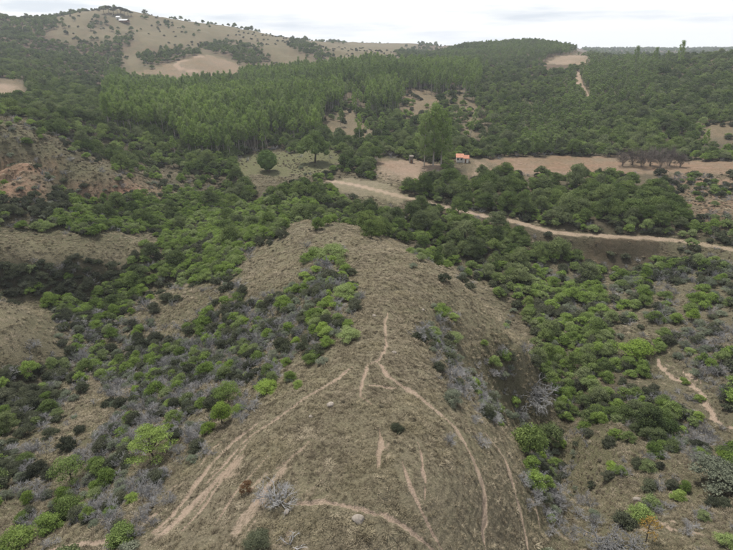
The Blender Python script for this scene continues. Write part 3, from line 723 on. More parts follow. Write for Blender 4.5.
SPC = {   # candidate spacing (m) by distance band
    'broadleaf_tree': [(28, 90, 3.0), (90, 170, 3.9), (170, 520, 5.6), (520, 1250, 7.0), (1250, 4200, 22)],
    'leafy_shrub': [(24, 100, 1.7), (100, 280, 1.95), (280, 600, 4.0)], 'lime_shrub': [(24, 100, 1.7), (100, 260, 2.4)],
    'dark_shrub': [(24, 100, 1.7), (100, 280, 1.95), (280, 600, 4.0), (600, 1200, 9)], 'ash_shrub': [(24, 100, 1.7), (100, 300, 2.4)],
    'bare_shrub': [(24, 100, 1.35), (100, 330, 2.0)], 'low_bush': [(22, 70, .95), (70, 150, 1.5), (150, 340, 2.2)],
    'eucalyptus_tree': [(300, 660, 2.9)], 'young_eucalyptus': [(300, 1200, 4.4)]}
SIZE = {'broadleaf_tree': (3.6, 10.0), 'leafy_shrub': (2.2, 4.4), 'lime_shrub': (1.7, 3.3), 'dark_shrub': (1.9, 3.9), 'ash_shrub': (1.6, 3.2), 'bare_shrub': (1.6, 3.6), 'low_bush': (.35, .95), 'eucalyptus_tree': (12, 19), 'young_eucalyptus': (7.5, 11)}
HFAC = {'eucalyptus_tree': 1.0, 'young_eucalyptus': 1.0}
RUNI = RUN
def sample(A, x, y):
    fa = np.clip((np.arctan2(x, y) - TH[0]) / dTH, 0, NA - 1).round().astype(int); fr = np.clip(np.interp(np.hypot(x, y), RR, np.arange(NR)), 0, NR - 1).round().astype(int)
    return A[fa, fr]
PL = {}
keepout = []        # (x, y, radius) kept clear for things placed singly
def clear_of(x, y):
    ok = np.ones(len(x), bool)
    for a, b, r in keepout: ok &= (x - a) ** 2 + (y - b) ** 2 > r * r
    return ok
CLSP = cls
OPEN = [(.04, [(230, 162), (262, 152), (332, 150), (340, 164), (322, 174), (243, 175)]),
        (.28, [(-90, 126), (60, 133), (110, 148), (150, 166), (236, 178), (236, 186), (160, 190), (112, 192), (90, 184), (52, 184), (40, 196), (-90, 196)]),
        (.05, [(-90, 230), (60, 230), (158, 236), (162, 244), (120, 248), (70, 252), (-90, 255)]),
        (.10, [(-90, 298), (30, 300), (52, 318), (56, 345), (20, 352), (-90, 352)]),
        (.25, [(396, 92), (432, 90), (434, 113), (405, 114)]), (.25, [(442, 85), (477, 83), (480, 107), (448, 108)]), (.25, [(316, 118), (345, 115), (374, 128), (366, 137), (325, 135)]), (.35, [(450, 113), (492, 115), (490, 136), (455, 134)]), (.1, [(335, 95), (372, 94), (370, 107), (338, 107)]),
        (.05, [(-60, 80), (26, 81), (24, 93), (-60, 93)]), (.08, [(668, 194), (760, 196), (760, 211), (690, 210)]), (.2, [(698, 131), (760, 130), (760, 147), (704, 146)]),
        (.05, [(328, 178), (352, 176), (390, 183), (404, 190), (414, 200), (398, 206), (372, 197), (340, 193)]),
        (.04, [(128, 76), (165, 64), (195, 55), (206, 53), (225, 58), (249, 70), (240, 77), (190, 79)]), (.05, [(541, 66), (558, 55), (588, 51), (594, 57), (585, 67)]),
        (.60, [(583, 425), (640, 432), (690, 455), (760, 478), (760, 560), (560, 560), (575, 490)]),
        (.08, [(650, 350), (664, 350), (702, 377), (722, 413), (745, 420), (745, 436), (708, 426), (690, 394), (666, 384)]),
        (.15, [(295, 222), (345, 228), (400, 250), (440, 300), (400, 330), (365, 330), (365, 262), (320, 238), (265, 285), (240, 300), (238, 270)]),
        (.35, [(140, 283), (172, 278), (200, 300), (195, 330), (160, 332), (150, 305)]), (.4, [(55, 388), (112, 384), (100, 420), (80, 462), (50, 455)])]
def scatter(kind):
    xs_, ys_, sz_ = [], [], []
    for r0, r1, sp_ in SPC[kind]:
        am = R(56) if r1 <= 100 else R(47) if r1 <= 330 else R(41)
        nx = int(r1 * math.sin(am) / sp_) + 1; ny = int(r1 / sp_) + 1
        gx, gy = np.meshgrid(np.arange(-nx, nx + 1), np.arange(0, ny + 1))
        x = (gx + (gy % 2) * .5 + RNG.uniform(-.48, .48, gx.shape)).ravel() * sp_; y = (gy + RNG.uniform(-.48, .48, gx.shape)).ravel() * sp_
        r = np.hypot(x, y); q = (r >= r0) & (r < r1) & (np.abs(np.arctan2(x, y)) < am); x, y, r = x[q], y[q], r[q]
        u, v = sample(UL, x, y), sample(VL, x, y)
        lo, hi_ = SIZE[kind]; msz = (lo + hi_) / 2
        up = (.75 if 'euc' in kind else .45) * msz * (.6 + .4 * smooth(80, 210, r) if kind == 'broadleaf_tree' else 1.0)
        vg = v; v = v - up * FPX / r * .97
        jj = 12 if 'euc' not in kind else 5
        ch = cover(u + RNG.normal(0, 4, len(x)), v + RNG.normal(0, 3, len(x)), jj, x, y, r)
        pr = np.zeros(128)
        for c_, d_ in GROW.items(): pr[ord(c_)] = d_.get(kind, 0)
        p = pr[ch]
        if 'euc' not in kind:
            p = np.minimum(p, np.maximum(pr[cover(u + RNG.normal(0, 3, len(x)), vg, 8, x, y, r)], .12 * p))
        # patchiness so that stands and gaps form
        pt = noise(x, y, 11 if r1 < 300 else 40, 200 + KINDS.index(kind)); p = p * np.where(np.isin(ch, [ord('d'), ord('F')]), 1 + .2 * pt, np.clip(1 + .75 * pt, 0, 2)) if kind not in ('eucalyptus_tree',) else p
        if kind == 'broadleaf_tree':      # scattered trees on the far pastures
            p = np.where((ch == ord('g')) & (r > 600), .05 * (fbm(x, y, 110, 2, 5) > .3), p)
            p = np.where((ch == ord('g')) & (r > 1400), .5 * (fbm(x, y, 300, 2, 6) > .3), p)
        if kind == 'dark_shrub': p = np.where((ch == ord('g')) & (r > 600), .16 * (fbm(x, y, 70, 2, 8) > -.1), p)
        if kind != 'low_bush':
            hpx = msz * FPX / r * (1.0 if 'euc' in kind else .85)
            wob = fbm(x, y, np.maximum(r * .035, 4), 2, 401); wob2 = fbm(x, y, np.maximum(r * .035, 4), 2, 402)
            for fac, poly in OPEN:
                uj = u + wob * 9; vj = wob2 * 5
                inn = in_poly(poly, uj, vg + vj) | in_poly(poly, uj, v + vj) | in_poly(poly, uj, vg - hpx + vj)
                p = np.where(inn, p * (fac if kind != 'bare_shrub' or fac > .2 else fac * 2), p)
        so = sample(SOIL, x, y); cl = sample(CLSP, x, y)
        ok0 = sample(PATHD, x, y) > .45
        lim = .45 if kind in ('low_bush', 'bare_shrub') else .6
        ok = ok0 & (RNG.uniform(0, 1, len(x)) < p) & (so < lim) & ((cl == 0) | (cl == 9) | (r > 1000)) & (sample(dRoad, x, y) > (4.2 if kind == 'broadleaf_tree' else 3.0))
        lo, hi_ = SIZE[kind]; s = lo + (hi_ - lo) * RNG.beta(1.6, 2.4, len(x))
        if kind == 'broadleaf_tree': s = s * (.55 + .45 * smooth(80, 210, r)) * np.where(r > 1250, 1.35, 1.0)
        if kind == 'low_bush': s = s * (1 + .9 * smooth(90, 200, r))
        if kind in ('leafy_shrub', 'lime_shrub', 'dark_shrub', 'ash_shrub', 'bare_shrub'): s = s * (.72 + .45 * smooth(50, 150, r)) * np.where(r > 280, 1.4, 1)
        # drop what the land hides with room to spare
        hh = np.where(np.isin(kind, list(HFAC)), s, s * .95) + 5
        zz = ground(x, y); seen = (zz + hh - H) / r >= sample(RUNI, x, y)
        # keep the road in sight from the ridge: only low growth along its near verge
        infront = sample(dRoad, x * (1 + 4.5 / r), y * (1 + 4.5 / r)) < 5.5
        if kind not in ('low_bush', 'eucalyptus_tree', 'young_eucalyptus'): ok &= ~(infront & (s > 1.9) & (RNG.uniform(0, 1, len(x)) < .88))
        ok &= seen & clear_of(x, y)
        xs_.append(x[ok]); ys_.append(y[ok]); sz_.append(s[ok])
    x, y, s = map(np.concatenate, (xs_, ys_, sz_)); return x, y, ground(x, y), s

# ------------------------------------------------------------------ scene helpers
def thing(name, label, cat, loc, rz=0.0, sc=(1, 1, 1), group=None):
    o = bpy.data.objects.new(name, None); COL.objects.link(o); o.location = loc; o.rotation_euler = (0, 0, rz); o.scale = sc
    o.empty_display_size = .3; o['label'] = label; o['category'] = cat
    if group: o['group'] = group
    return o
def part(name, me, parent):
    o = bpy.data.objects.new(name, me); COL.objects.link(o); o.parent = parent; return o
def stuff(name, label, x, y, z, sxy, sz, meshes, wide=1.0):
    """one scatter object: points with a size and a turn, instancing the given shapes"""
    k = len(x); sxy = sxy * wide
    if k == 0: return
    me = bpy.data.meshes.new(name); me.vertices.add(k)
    me.vertices.foreach_set('co', np.stack([x, y, z], 1).astype(np.float32).ravel())
    a = me.attributes.new('size', 'FLOAT_VECTOR', 'POINT'); a.data.foreach_set('vector', np.stack([sxy, sxy, sz], 1).astype(np.float32).ravel())
    rot = np.stack([RNG.normal(0, .06, k), RNG.normal(0, .06, k), RNG.uniform(0, 6.283, k)], 1)
    a = me.attributes.new('turn', 'FLOAT_VECTOR', 'POINT'); a.data.foreach_set('vector', rot.astype(np.float32).ravel())
    a = me.attributes.new('pick', 'INT', 'POINT'); a.data.foreach_set('value', RNG.integers(0, len(meshes), k).astype(np.int32))
    o = bpy.data.objects.new(name, me); COL.objects.link(o); o['kind'] = 'stuff'; o['label'] = label
    g = bpy.data.node_groups.new(name + '_scatter', 'GeometryNodeTree')
    g.interface.new_socket('Geometry', in_out='INPUT', socket_type='NodeSocketGeometry'); g.interface.new_socket('Geometry', in_out='OUTPUT', socket_type='NodeSocketGeometry')
    gi = g.nodes.new('NodeGroupInput'); go = g.nodes.new('NodeGroupOutput'); ip = g.nodes.new('GeometryNodeInstanceOnPoints')
    g.links.new(gi.outputs[0], ip.inputs['Points'])
    jn_ = g.nodes.new('GeometryNodeJoinGeometry')
    for m in meshes:
        src = bpy.data.objects.new(m.name + '_source', m)      # shape source, not placed in the scene
        oi = g.nodes.new('GeometryNodeObjectInfo'); oi.inputs['Object'].default_value = src; oi.inputs['As Instance'].default_value = True
        g.links.new(oi.outputs['Geometry'], jn_.inputs[0])
    g.links.new(jn_.outputs[0], ip.inputs['Instance']); ip.inputs['Pick Instance'].default_value = True
    for nm, ty, sock in (('pick', 'INT', 'Instance Index'), ('turn', 'FLOAT_VECTOR', 'Rotation'), ('size', 'FLOAT_VECTOR', 'Scale')):
        na = g.nodes.new('GeometryNodeInputNamedAttribute'); na.data_type = ty; na.inputs['Name'].default_value = nm
        g.links.new(na.outputs['Attribute'], ip.inputs[sock])
    g.links.new(ip.outputs[0], go.inputs[0])
    md = o.modifiers.new('scatter', 'NODES'); md.node_group = g
    return o
# ------------------------------------------------------------------ things placed singly
def at_px(u, v):
    p = hit(u, v); return float(p[0]), float(p[1]), float(ground(np.array([p[0]]), np.array([p[1]]))[0]), float(np.linalg.norm(p - np.array([0, 0, H])))
def lobed(rng, spec): return [(np.array(c, float), np.array(r, float)) for c, r in spec]
def single(name, label, cat, u, v, px_w, crown, stem, sc_h=1.0, rz=0.0, keep=.6, crown_name='crown', stem_name='trunk', group=None):
    """a plant of its own: px_w = crown width in the photograph, (u, v) = where it meets the ground"""
    x, y, z, d = at_px(u, v); w = px_w * d / FPX
    t = thing(name, label, cat, (x, y, z - .03), rz, (w, w, w * sc_h), group)
    part(crown_name, crown, t)
    if stem: part(stem_name, stem, t)
    keepout.append((x, y, w * keep)); return t
def build_crown(seed, lobes, nleaf, size, mkey, core=.6, spread=.8, h=.3, r0=.03, nl=6, stem_m=None):
    rng = np.random.default_rng(seed); c, s = Geo(), Geo(); clump_leaves(c, rng, lobes, nleaf, size, core=core, spread=spread); limbs(s, rng, lobes, h, r0, nl=nl)
    return c.mesh('crown', [ML[mkey]]), s.mesh('trunk', [stem_m or M_BARK], True)
rg0 = np.random.default_rng(5)
# feathery bright tree on the left flank: tilted flat pads of leaves
pads = []
for k in range(26):
    a = k * 2.4; q = math.sqrt((k + .5) / 26); pads.append((np.array([.42 * q * math.cos(a), .42 * q * math.sin(a), .27 + .54 * (1 - q * q) + rg0.normal(0, .08)]), np.array([rg0.uniform(.10, .17), rg0.uniform(.08, .14), rg0.uniform(.035, .06)])))
cm, sm = build_crown(51, pads, 6000, .016, 'lime', .0, .6, .2, .02, 14)
single('feathery_tree', 'large feathery bright green tree on the left flank amid grey shrubs', 'tree', 154, 458, 40, cm, sm, .95, .4)
cm, sm = build_crown(52, dome_lobes(np.random.default_rng(3), 14, .45, .9, .34, (.14, .22), .8), 3600, .022, 'lime', .5, .8, .45, .026, 8)
single('lime_tree', 'small lime green tree on a thin trunk above the eroded tracks', 'tree', 222, 424, 23, cm, sm, 1.05)
cm, sm = build_crown(53, dome_lobes(np.random.default_rng(4), 14, .3, .85, .36, (.12, .2), .8), 3000, .02, 'leafy', .3, .9, .34, .022, 8)
single('leafy_tree', 'pale green airy tree just behind the small lime green tree', 'tree', 229, 402, 24, cm, sm, .95)
single('leafy_tree', 'green tree with visible dark trunk in the bottom left scrub', 'tree', 72, 482, 30, cm, sm, .85, 2.0)
# lone round tree of the valley meadow
ball = []
for k in range(30):
    zz = 1 - 2 * (k + .5) / 30; a = k * 2.4; q = math.sqrt(1 - zz * zz); ball.append((np.array([.30 * q * math.cos(a), .30 * q * math.sin(a), .50 + .31 * zz]), np.array([.2, .2, .19]) * rg0.uniform(.85, 1.15)))
cm, sm = build_crown(54, ball, 4200, .022, 'deep', .8, .7, .3, .04, 6)
single('round_tree', 'lone round dark green tree standing in the valley meadow', 'tree', 268, 171, 21, cm, sm, 1.0, keep=1.1)
for q_ in (9, 19, 30): x, y, z, d = at_px(268, 171); keepout.append((x * (1 - q_ / d), y * (1 - q_ / d), 9 - q_ * .1))
cm, sm = build_crown(55, dome_lobes(np.random.default_rng(6), 20, .36, .92, .37, (.13, .22), .85), 4200, .022, 'young', .7, .8, .34, .03, 8)
single('broad_tree', 'big light green round-headed tree behind the valley meadow', 'tree', 315, 163, 31, cm, sm, .95, keep=.5)
# tall eucalyptus clump beside the house
def tall_euc(seed):
    rng = np.random.default_rng(seed); L = []
    for k in range(26):
        f = (k + .5) / 26; z = .22 + .76 * f; w = .17 * math.sin(math.pi * min(.97, .2 + .76 * f)) * rng.uniform(.5, 1.2); a = k * 2.4; r = rng.uniform(.05, .085)
        L.append((np.array([w * math.cos(a), w * math.sin(a), z]), np.array([r, r, r * 1.2])))
    c, s = Geo(), Geo(); clump_leaves(c, rng, L, 2600, .012, core=.5, spread=.9)
    tube(s, [[0, 0, -.02], [.01, 0, .35], [0, .01, .7], [0, 0, .95]], [.014, .012, .008, .003], 6)
    for l in L[::2]: tube(s, [[0, 0, l[0][2] - .08], l[0]], [.005, .002], 3)
    return c.mesh('crown', [ML['euc']]), s.mesh('trunk', [M_PALE], True)
for k, (u, px, lab) in enumerate([(424, 48, 'left tall eucalyptus of the clump beside the orange-roofed house'), (433, 56, 'tallest eucalyptus, middle of the clump beside the orange-roofed house'), (441, 50, 'right tall eucalyptus of the clump beside the orange-roofed house')]):
    cm, sm = tall_euc(60 + k); single('tall_eucalyptus', lab, 'tree', u, 166, px, cm, sm, 1.0, k * 1.3, keep=.1, group='tall eucalyptus clump by the house')
# slim trees on the right skyline
cm, sm = tall_euc(70)
for u, px, lab in [(636, 16, 'bushiest of the slim trees on the right skyline'), (655, 14, 'second slim tree on the right skyline'), (667, 11, 'shortest slim tree on the right skyline'), (680, 17, 'tallest rightmost slim tree on the right skyline')]:
    x, y, dz = ray(u, 60); h = math.hypot(x, y); x, y = x / h * 665, y / h * 665; z = float(ground(np.array([x]), np.array([y]))[0]); w = px * 720 / FPX
    t = thing('skyline_tree', lab, 'tree', (x, y, z - .1), u, (w * .8, w * .8, w), 'slim trees on the right skyline'); part('crown', cm, t); part('trunk', sm, t)
# grove on the summit of the far left hill
gr = []
for k in range(9):
    a = k * 2.4; q = math.sqrt((k + .5) / 9); gr.append((np.array([.38 * q * math.cos(a), .38 * q * math.sin(a), .75 + .12 * (1 - q)]), np.array([.2, .2, .13])))
cm, sm = build_crown(56, gr, 900, .05, 'dark', .7, .8, .7, .035, 6)
GROVE = [(104, 4.5), (109, 5.5), (113.5, 5), (117.5, 5.6), (121, 5), (124.5, 6), (128, 4.6), (131, 3.4)]
for k, (u, px) in enumerate(GROVE):
    x, y, dz = ray(u, 14); h = math.hypot(x, y); rr_ = 1085 + 6 * math.sin(k * 2.1); x, y = x / h * rr_, y / h * rr_; z = float(ground(np.array([x]), np.array([y]))[0]); w = px * 1100 / FPX
    pos = ['leftmost', 'second', 'third', 'fourth', 'fifth', 'sixth', 'seventh', 'rightmost'][k]
    t = thing('summit_tree', pos + (' from left' if 0 < k < 7 else '') + ' tree of the row on the far hill summit', 'tree', (x, y, z - .2), k * .9, (w, w, w), 'row of trees on the far hill summit'); part('crown', cm, t); part('trunk', sm, t)
    keepout.append((x, y, 14))
# autumn-coloured and bleached shrubs of the foreground
cm, sm = build_crown(57, dome_lobes(np.random.default_rng(8), 9, .55, .9, .34, (.10, .18), .7), 480, .028, 'orange', .0, 1.0, .5, .022, 9)
single('orange_shrub', 'orange-leaved little tree on bare soil at the lower right', 'shrub', 646, 541, 22, cm, sm, 1.15, .5, 1.0)
cm, sm = build_crown(58, dome_lobes(np.random.default_rng(9), 8, .2, .55, .34, (.12, .2), .8), 1100, .03, 'rust', .4, 1.0, .2, .02, 6)
single('rust_shrub', 'small rust-brown shrub beside the bleached leafless tree', 'shrub', 247, 492, 15, cm, sm, 1.2)
def twiggy(seed, m, **kw):
    rng = np.random.default_rng(seed); c = Geo(); twig_bush(c, rng, **kw); s = Geo(); tube(s, [[0, 0, -.05], [.01, .0, .12], [0, .02, .25]], [.028, .022, .016], 5); return c.mesh('twigs', [m]), s.mesh('stem', [m], True)
cm, sm = twiggy(80, M_TWIG, stems=7, lev=3, length=.42, r0=.02, upr=.9, kids=(4, 6))
single('bleached_tree', 'leafless grey-white little tree on the ridge beside the rust shrub', 'tree', 277, 503, 34, cm, sm, .8, 0, .5, 'twigs', 'stem')
cm, sm = twiggy(81, M_TWIG, stems=3, lev=2, length=.5, r0=.022, upr=1.1, kids=(2, 4))
single('dead_branches', 'bare pale dead branches near the bottom edge', 'branches', 290, 545, 26, cm, sm, .6, 1, .5, 'twigs', 'stem')
cm, sm = twiggy(82, M_GREY, stems=9, lev=4, length=.36, r0=.016, upr=1.0, kids=(3, 5))
single('grey_tree', 'big leafless grey tree in the gully right of the ridge', 'tree', 536, 402, 46, cm, sm, .75, 0, .55, 'twigs', 'stem')
single('grey_thicket', 'big blue-grey leafless thicket at the bottom right of centre', 'shrub', 612, 552, 52, cm, sm, .6, 2, .5, 'twigs', 'stem')
FT = ['leftmost', 'second', 'third', 'fourth', 'fifth', 'sixth', 'rightmost']
for k, (u, v, px) in enumerate([(622, 166, 14), (632, 165, 16), (641, 167, 15), (650, 166, 18), (660, 168, 14), (669, 166, 17), (680, 167, 13)]):
    cmf, smf = twiggy(83 + k % 3, M_TWIGB, stems=7, lev=3, length=.4, r0=.009, upr=.6, kids=(5, 7))
    single('leafless_tree', FT[k] + ' leafless brown tree of the row on the ploughed field', 'tree', u, v, px, cmf, smf, 1.25, k, .3, 'twigs', 'stem', 'leafless trees on the ploughed field')
# round bushes that stand out
def bush(seed, key, n=4200, sz=.02, z0=.18, z1=.52, core=.6, spread=.9, nl=14):
    return build_crown(seed, dome_lobes(np.random.default_rng(seed), nl, z0, z1, .37, (.12, .22), .7), n, sz, key, core, spread, .14, .02, 6)
for seed, key, name, lab, u, v, px, sh in [
    (90, 'ash', 'grey_green_bush', 'big grey-green bush at the right edge on the tan spur', 716, 486, 46, .75),
    (91, 'dark', 'dark_bush', 'dark round bush in the middle of the ridge', 397, 431, 15, .8),
    (92, 'dark', 'dark_bush', 'dark bush on the right shoulder of the ridge above the hollow', 439, 371, 16, .9),
    (93, 'leafy', 'green_bush', 'bright green bush on the ridge crest, nearest of the crest bushes', 345, 298, 27, .8),
    (94, 'lime', 'lime_bush', 'lime green bush low on the ridge crest beside the thin path', 349, 339, 26, .7),
    (95, 'leafy', 'green_bush', 'wide green bush at the top of the ridge crest', 333, 258, 34, .6),
    (96, 'lime', 'lime_bush', 'lime green bush in the bottom left corner', 18, 547, 32, .7),
    (97, 'lime', 'lime_bush', 'small lime green bush on the upper left shoulder', 298, 387, 12, 1.0),
    (98, 'lime', 'lime_bush', 'yellow-green bush left of the small shoulder bush', 268, 390, 24, .7),
    (99, 'dark', 'dark_bush', 'dark green bush on the lower right spur near the edge', 712, 506, 14, .9),
    (89, 'dark', 'dark_bush', 'dark olive bush in the foreground below the bleached tree', 257, 543, 26, .6),
    (88, 'lime', 'lime_bush', 'wide lime green bush in the gully right of the ridge', 636, 355, 32, .7),
    (87, 'ash', 'grey_green_bush', 'pale green bush on the hollow side of the right flank', 452, 402, 22, .9),
    (86, 'leafy', 'green_bush', 'green bush half way down the hollow of the right flank', 455, 341, 18, .8)]:
    cm, sm = bush(seed, key); single(name, lab, 'bush', u, v, px, cm, sm, sh, seed * .7, .5, 'crown', 'stem')
# boulders
def rock_mesh(seed):
    import bmesh
    rng = np.random.default_rng(seed); bm = bmesh.new(); bmesh.ops.create_icosphere(bm, subdivisions=3, radius=.5)
    pl = rng.normal(0, 1, (9, 3)); pl /= np.linalg.norm(pl, axis=1, keepdims=True); of = rng.uniform(.30, .46, 9)
    for v in bm.verts:
        p = np.array(v.co)
        for n_, o_ in zip(pl, of):
            e = p @ n_ - o_
            if e > 0: p = p - n_ * e * .9
        p *= 1 + .04 * math.sin(p[0] * 19 + seed) * math.cos(p[1] * 23); v.co = p
    me = bpy.data.meshes.new('rock'); bm.to_mesh(me); bm.free(); me.materials.append(M_ROCK)
    for p in me.polygons: p.use_smooth = True
    return me
M_ROCK = plain_mat('pale_rock', (.12, .105, .09), (.25, .22, .19), 5, .85, .6)
for k, (u, v, px, lab) in enumerate([(358, 520, 13, 'large pale rock lying on the ridge near the arched path'), (330, 405, 9, 'flat pale rock on the upper left of the ridge'), (311, 417, 5, 'small pale stone left of the flat rock'),
                                     (394, 353, 6, 'small pale rock beside the thin crest path'), (423, 310, 4, 'little pale stone on the far right of the crest'), (374, 316, 5, 'little pale stone on the crest near the crest bushes'), (637, 500, 8, 'pale rock on the lower right spur'), (287, 512, 7, 'pale slab at the left end of the arched path')]):
    x, y, z, d = at_px(u, v); w = px * d / FPX
    o = bpy.data.objects.new('rock', rock_mesh(k)); COL.objects.link(o); o.location = (x, y, z + w * .04); o.scale = (w, w * .8, w * .62); o.rotation_euler = (0, 0, k * 1.1)
    o['label'] = lab; o['category'] = 'rock'; o['group'] = 'pale rocks on the ridge'; keepout.append((x, y, w * .7))

# ------------------------------------------------------------------ buildings
M_WALL = plain_mat('limewash', (.44, .42, .38), (.62, .60, .56), 1.5)
M_TILE = plain_mat('orange_tile', (.25, .11, .075), (.40, .20, .14), 1.2)
M_TIN = plain_mat('pale_sheet_roof', (.38, .38, .39), (.54, .54, .55), 1.0, .7)
M_DARKW = plain_mat('dark_opening', (.015, .015, .017), (.04, .04, .045), 2, .4)
M_WOOD = plain_mat('door_wood', (.10, .055, .03), (.18, .10, .06), 3)
def boxes(name, bl, m, parent):
    g = Geo()
    for (x0, y0, z0, x1, y1, z1) in bl:
        v = [(x, y, z) for z in (z0, z1) for y in (y0, y1) for x in (x0, x1)]
        g.add(v, [(0, 2, 3, 1), (4, 5, 7, 6), (0, 1, 5, 4), (2, 6, 7, 3), (0, 4, 6, 2), (1, 3, 7, 5)], .5)
    return part(name, g.mesh(name, [m]), parent)
def gable(name, x0, x1, y0, y1, zb, zr, over, th, m, parent):
    g = Geo(); ym = (y0 + y1) / 2; k = (zr - zb) / (ym - y0)
    for ya, za, yb, zb_ in ((y0 - over, zb - over * k, ym, zr), (y1 + over, zb - over * k, ym, zr)):
        v = [(x, y, z + dz) for x in (x0 - over, x1 + over) for (y, z) in ((ya, za), (yb, zb_)) for dz in (0, th)]
        f = [(0, 1, 3, 2), (4, 6, 7, 5), (0, 4, 5, 1), (2, 3, 7, 6), (1, 5, 7, 3), (0, 2, 6, 4)]
        g.add(v, f if ya < ym else [q[::-1] for q in f], .5)
    return part(name, g.mesh(name, [m]), parent)
def wall_gable(x0, x1, y0, y1, h, zr, m, parent):
    g = Geo(); ym = (y0 + y1) / 2
    v = [(x0, y0, -.6), (x1, y0, -.6), (x1, y1, -.6), (x0, y1, -.6), (x0, y0, h), (x1, y0, h), (x1, y1, h), (x0, y1, h), (x0, ym, zr), (x1, ym, zr)]
    g.add(v, [(0, 1, 5, 4), (2, 3, 7, 6), (1, 2, 6, 5), (3, 0, 4, 7), (4, 5, 9, 8), (7, 8, 9, 6), (4, 8, 7, 7), (5, 6, 9, 9)], .5)
    me = g.mesh('wall', [m]); me.validate(); return part('wall', me, parent)
x, y, z, d = at_px(463, 161.5); K = d / FPX
t = thing('farm_house', 'small white house with orange tiled roof at the edge of the ploughed field', 'house', (x, y, z + .2), R(-6), (.88, .88, .88))
w = 7.0 * K
wall_gable(-w * .5 - 2.2, -2.2 + w * .5, -2.5, 2.8, 2.7, 4.2, M_WALL, t); gable('roof', -w * .5 - 2.2, -2.2 + w * .5, -2.5, 2.8, 2.78, 4.32, .45, .14, M_TILE, t)
for cx_ in (-3.3, -1.2):
    wn = boxes('window', [(cx_ - .5, -2.56, 1.0, cx_ + .5, -2.503, 2.1)], M_DARKW, t); boxes('sill', [(cx_ - .58, -2.6, .92, cx_ + .58, -2.51, 1.0)], M_WALL, wn)
x0 = -2.2 + w * .5 + .01
wall_gable(x0, x0 + 3.2, -3.4, 2.2, 2.3, 3.6, M_WALL, t); gable('roof', x0 + .46, x0 + 3.2, -3.4, 2.2, 2.38, 3.72, .45, .14, M_TILE, t)
dr = boxes('door', [(x0 + 1.0, -3.46, -.4, x0 + 1.9, -3.404, 1.8)], M_WOOD, t); boxes('handle', [(x0 + 1.7, -3.5, .7, x0 + 1.8, -3.461, .8)], M_DARKW, dr)
hv = np.array([x, y]) / math.hypot(x, y)
for q_, r_ in ((0, 6.5), (-7, 6), (-14, 5.5), (-21, 5), (-28, 4)): keepout.append((x + hv[0] * q_, y + hv[1] * q_, r_))
# narrow pale tower-like shed left of the tall trees
x, y, z, d = at_px(411, 163); t = thing('pale_shed', 'narrow pale upright shed at the left of the tall eucalyptus clump', 'shed', (x, y, z), R(8))
boxes('wall', [(-.9, -.9, -.4, .9, .9, 3.6)], M_ROCK, t); gable('roof', -.9, .9, -.9, .9, 3.65, 4.1, .2, .1, M_ROCK, t); boxes('door', [(-.45, -.96, -.3, .45, -.904, 1.7)], M_WOOD, t); keepout.append((x, y, 4)); keepout.append((x, y - 8, 3))
# farm buildings under the summit of the far hill
for u, v, L_, W_, h_, lab, rf, nm in [(124.5, 22.5, 15, 8, 2.6, 'long low barn with white roof below the far hill summit', M_TIN, 'barn'), (119, 19.5, 7, 6, 3.0, 'little pale house just above the white-roofed barn', M_TIN, 'hill_house')]:
    x, y, z, d = at_px(u, v); t = thing(nm, lab, 'barn' if nm == 'barn' else 'house', (x, y, z + .4), R(-14))
    wall_gable(-L_ / 2, L_ / 2, -W_ / 2, W_ / 2, h_, h_ + 1.6, M_WALL if nm == 'hill_house' else M_WOOD, t); gable('roof', -L_ / 2, L_ / 2, -W_ / 2, W_ / 2, h_ + .08, h_ + 1.75, .5, .15, rf, t)
    boxes('door', [(-.6, -W_ / 2 - .07, -.3, .6, -W_ / 2 - .004, 2.0)], M_DARKW, t)
    for cx_ in (-L_ * .3, L_ * .3): boxes('window', [(cx_ - .5, -W_ / 2 - .07, .9, cx_ + .5, -W_ / 2 - .004, 1.9)], M_DARKW, t)
    keepout.append((x, y, 16)); keepout.append((x * .985, y * .985, 14))
PHRASE = {'broadleaf_tree': ('rounded dark green tree', 'tree'), 'leafy_shrub': ('leafy mid-green shrub', 'shrub'), 'lime_shrub': ('bright yellow-green shrub', 'shrub'), 'dark_shrub': ('low dark olive shrub', 'shrub'),
          'ash_shrub': ('pale grey-green shrub', 'shrub'), 'bare_shrub': ('leafless grey twiggy shrub', 'shrub'), 'low_bush': ('tiny brown bush', 'bush'), 'eucalyptus_tree': ('slim pale-trunked eucalyptus', 'tree'), 'young_eucalyptus': ('young eucalyptus', 'tree')}
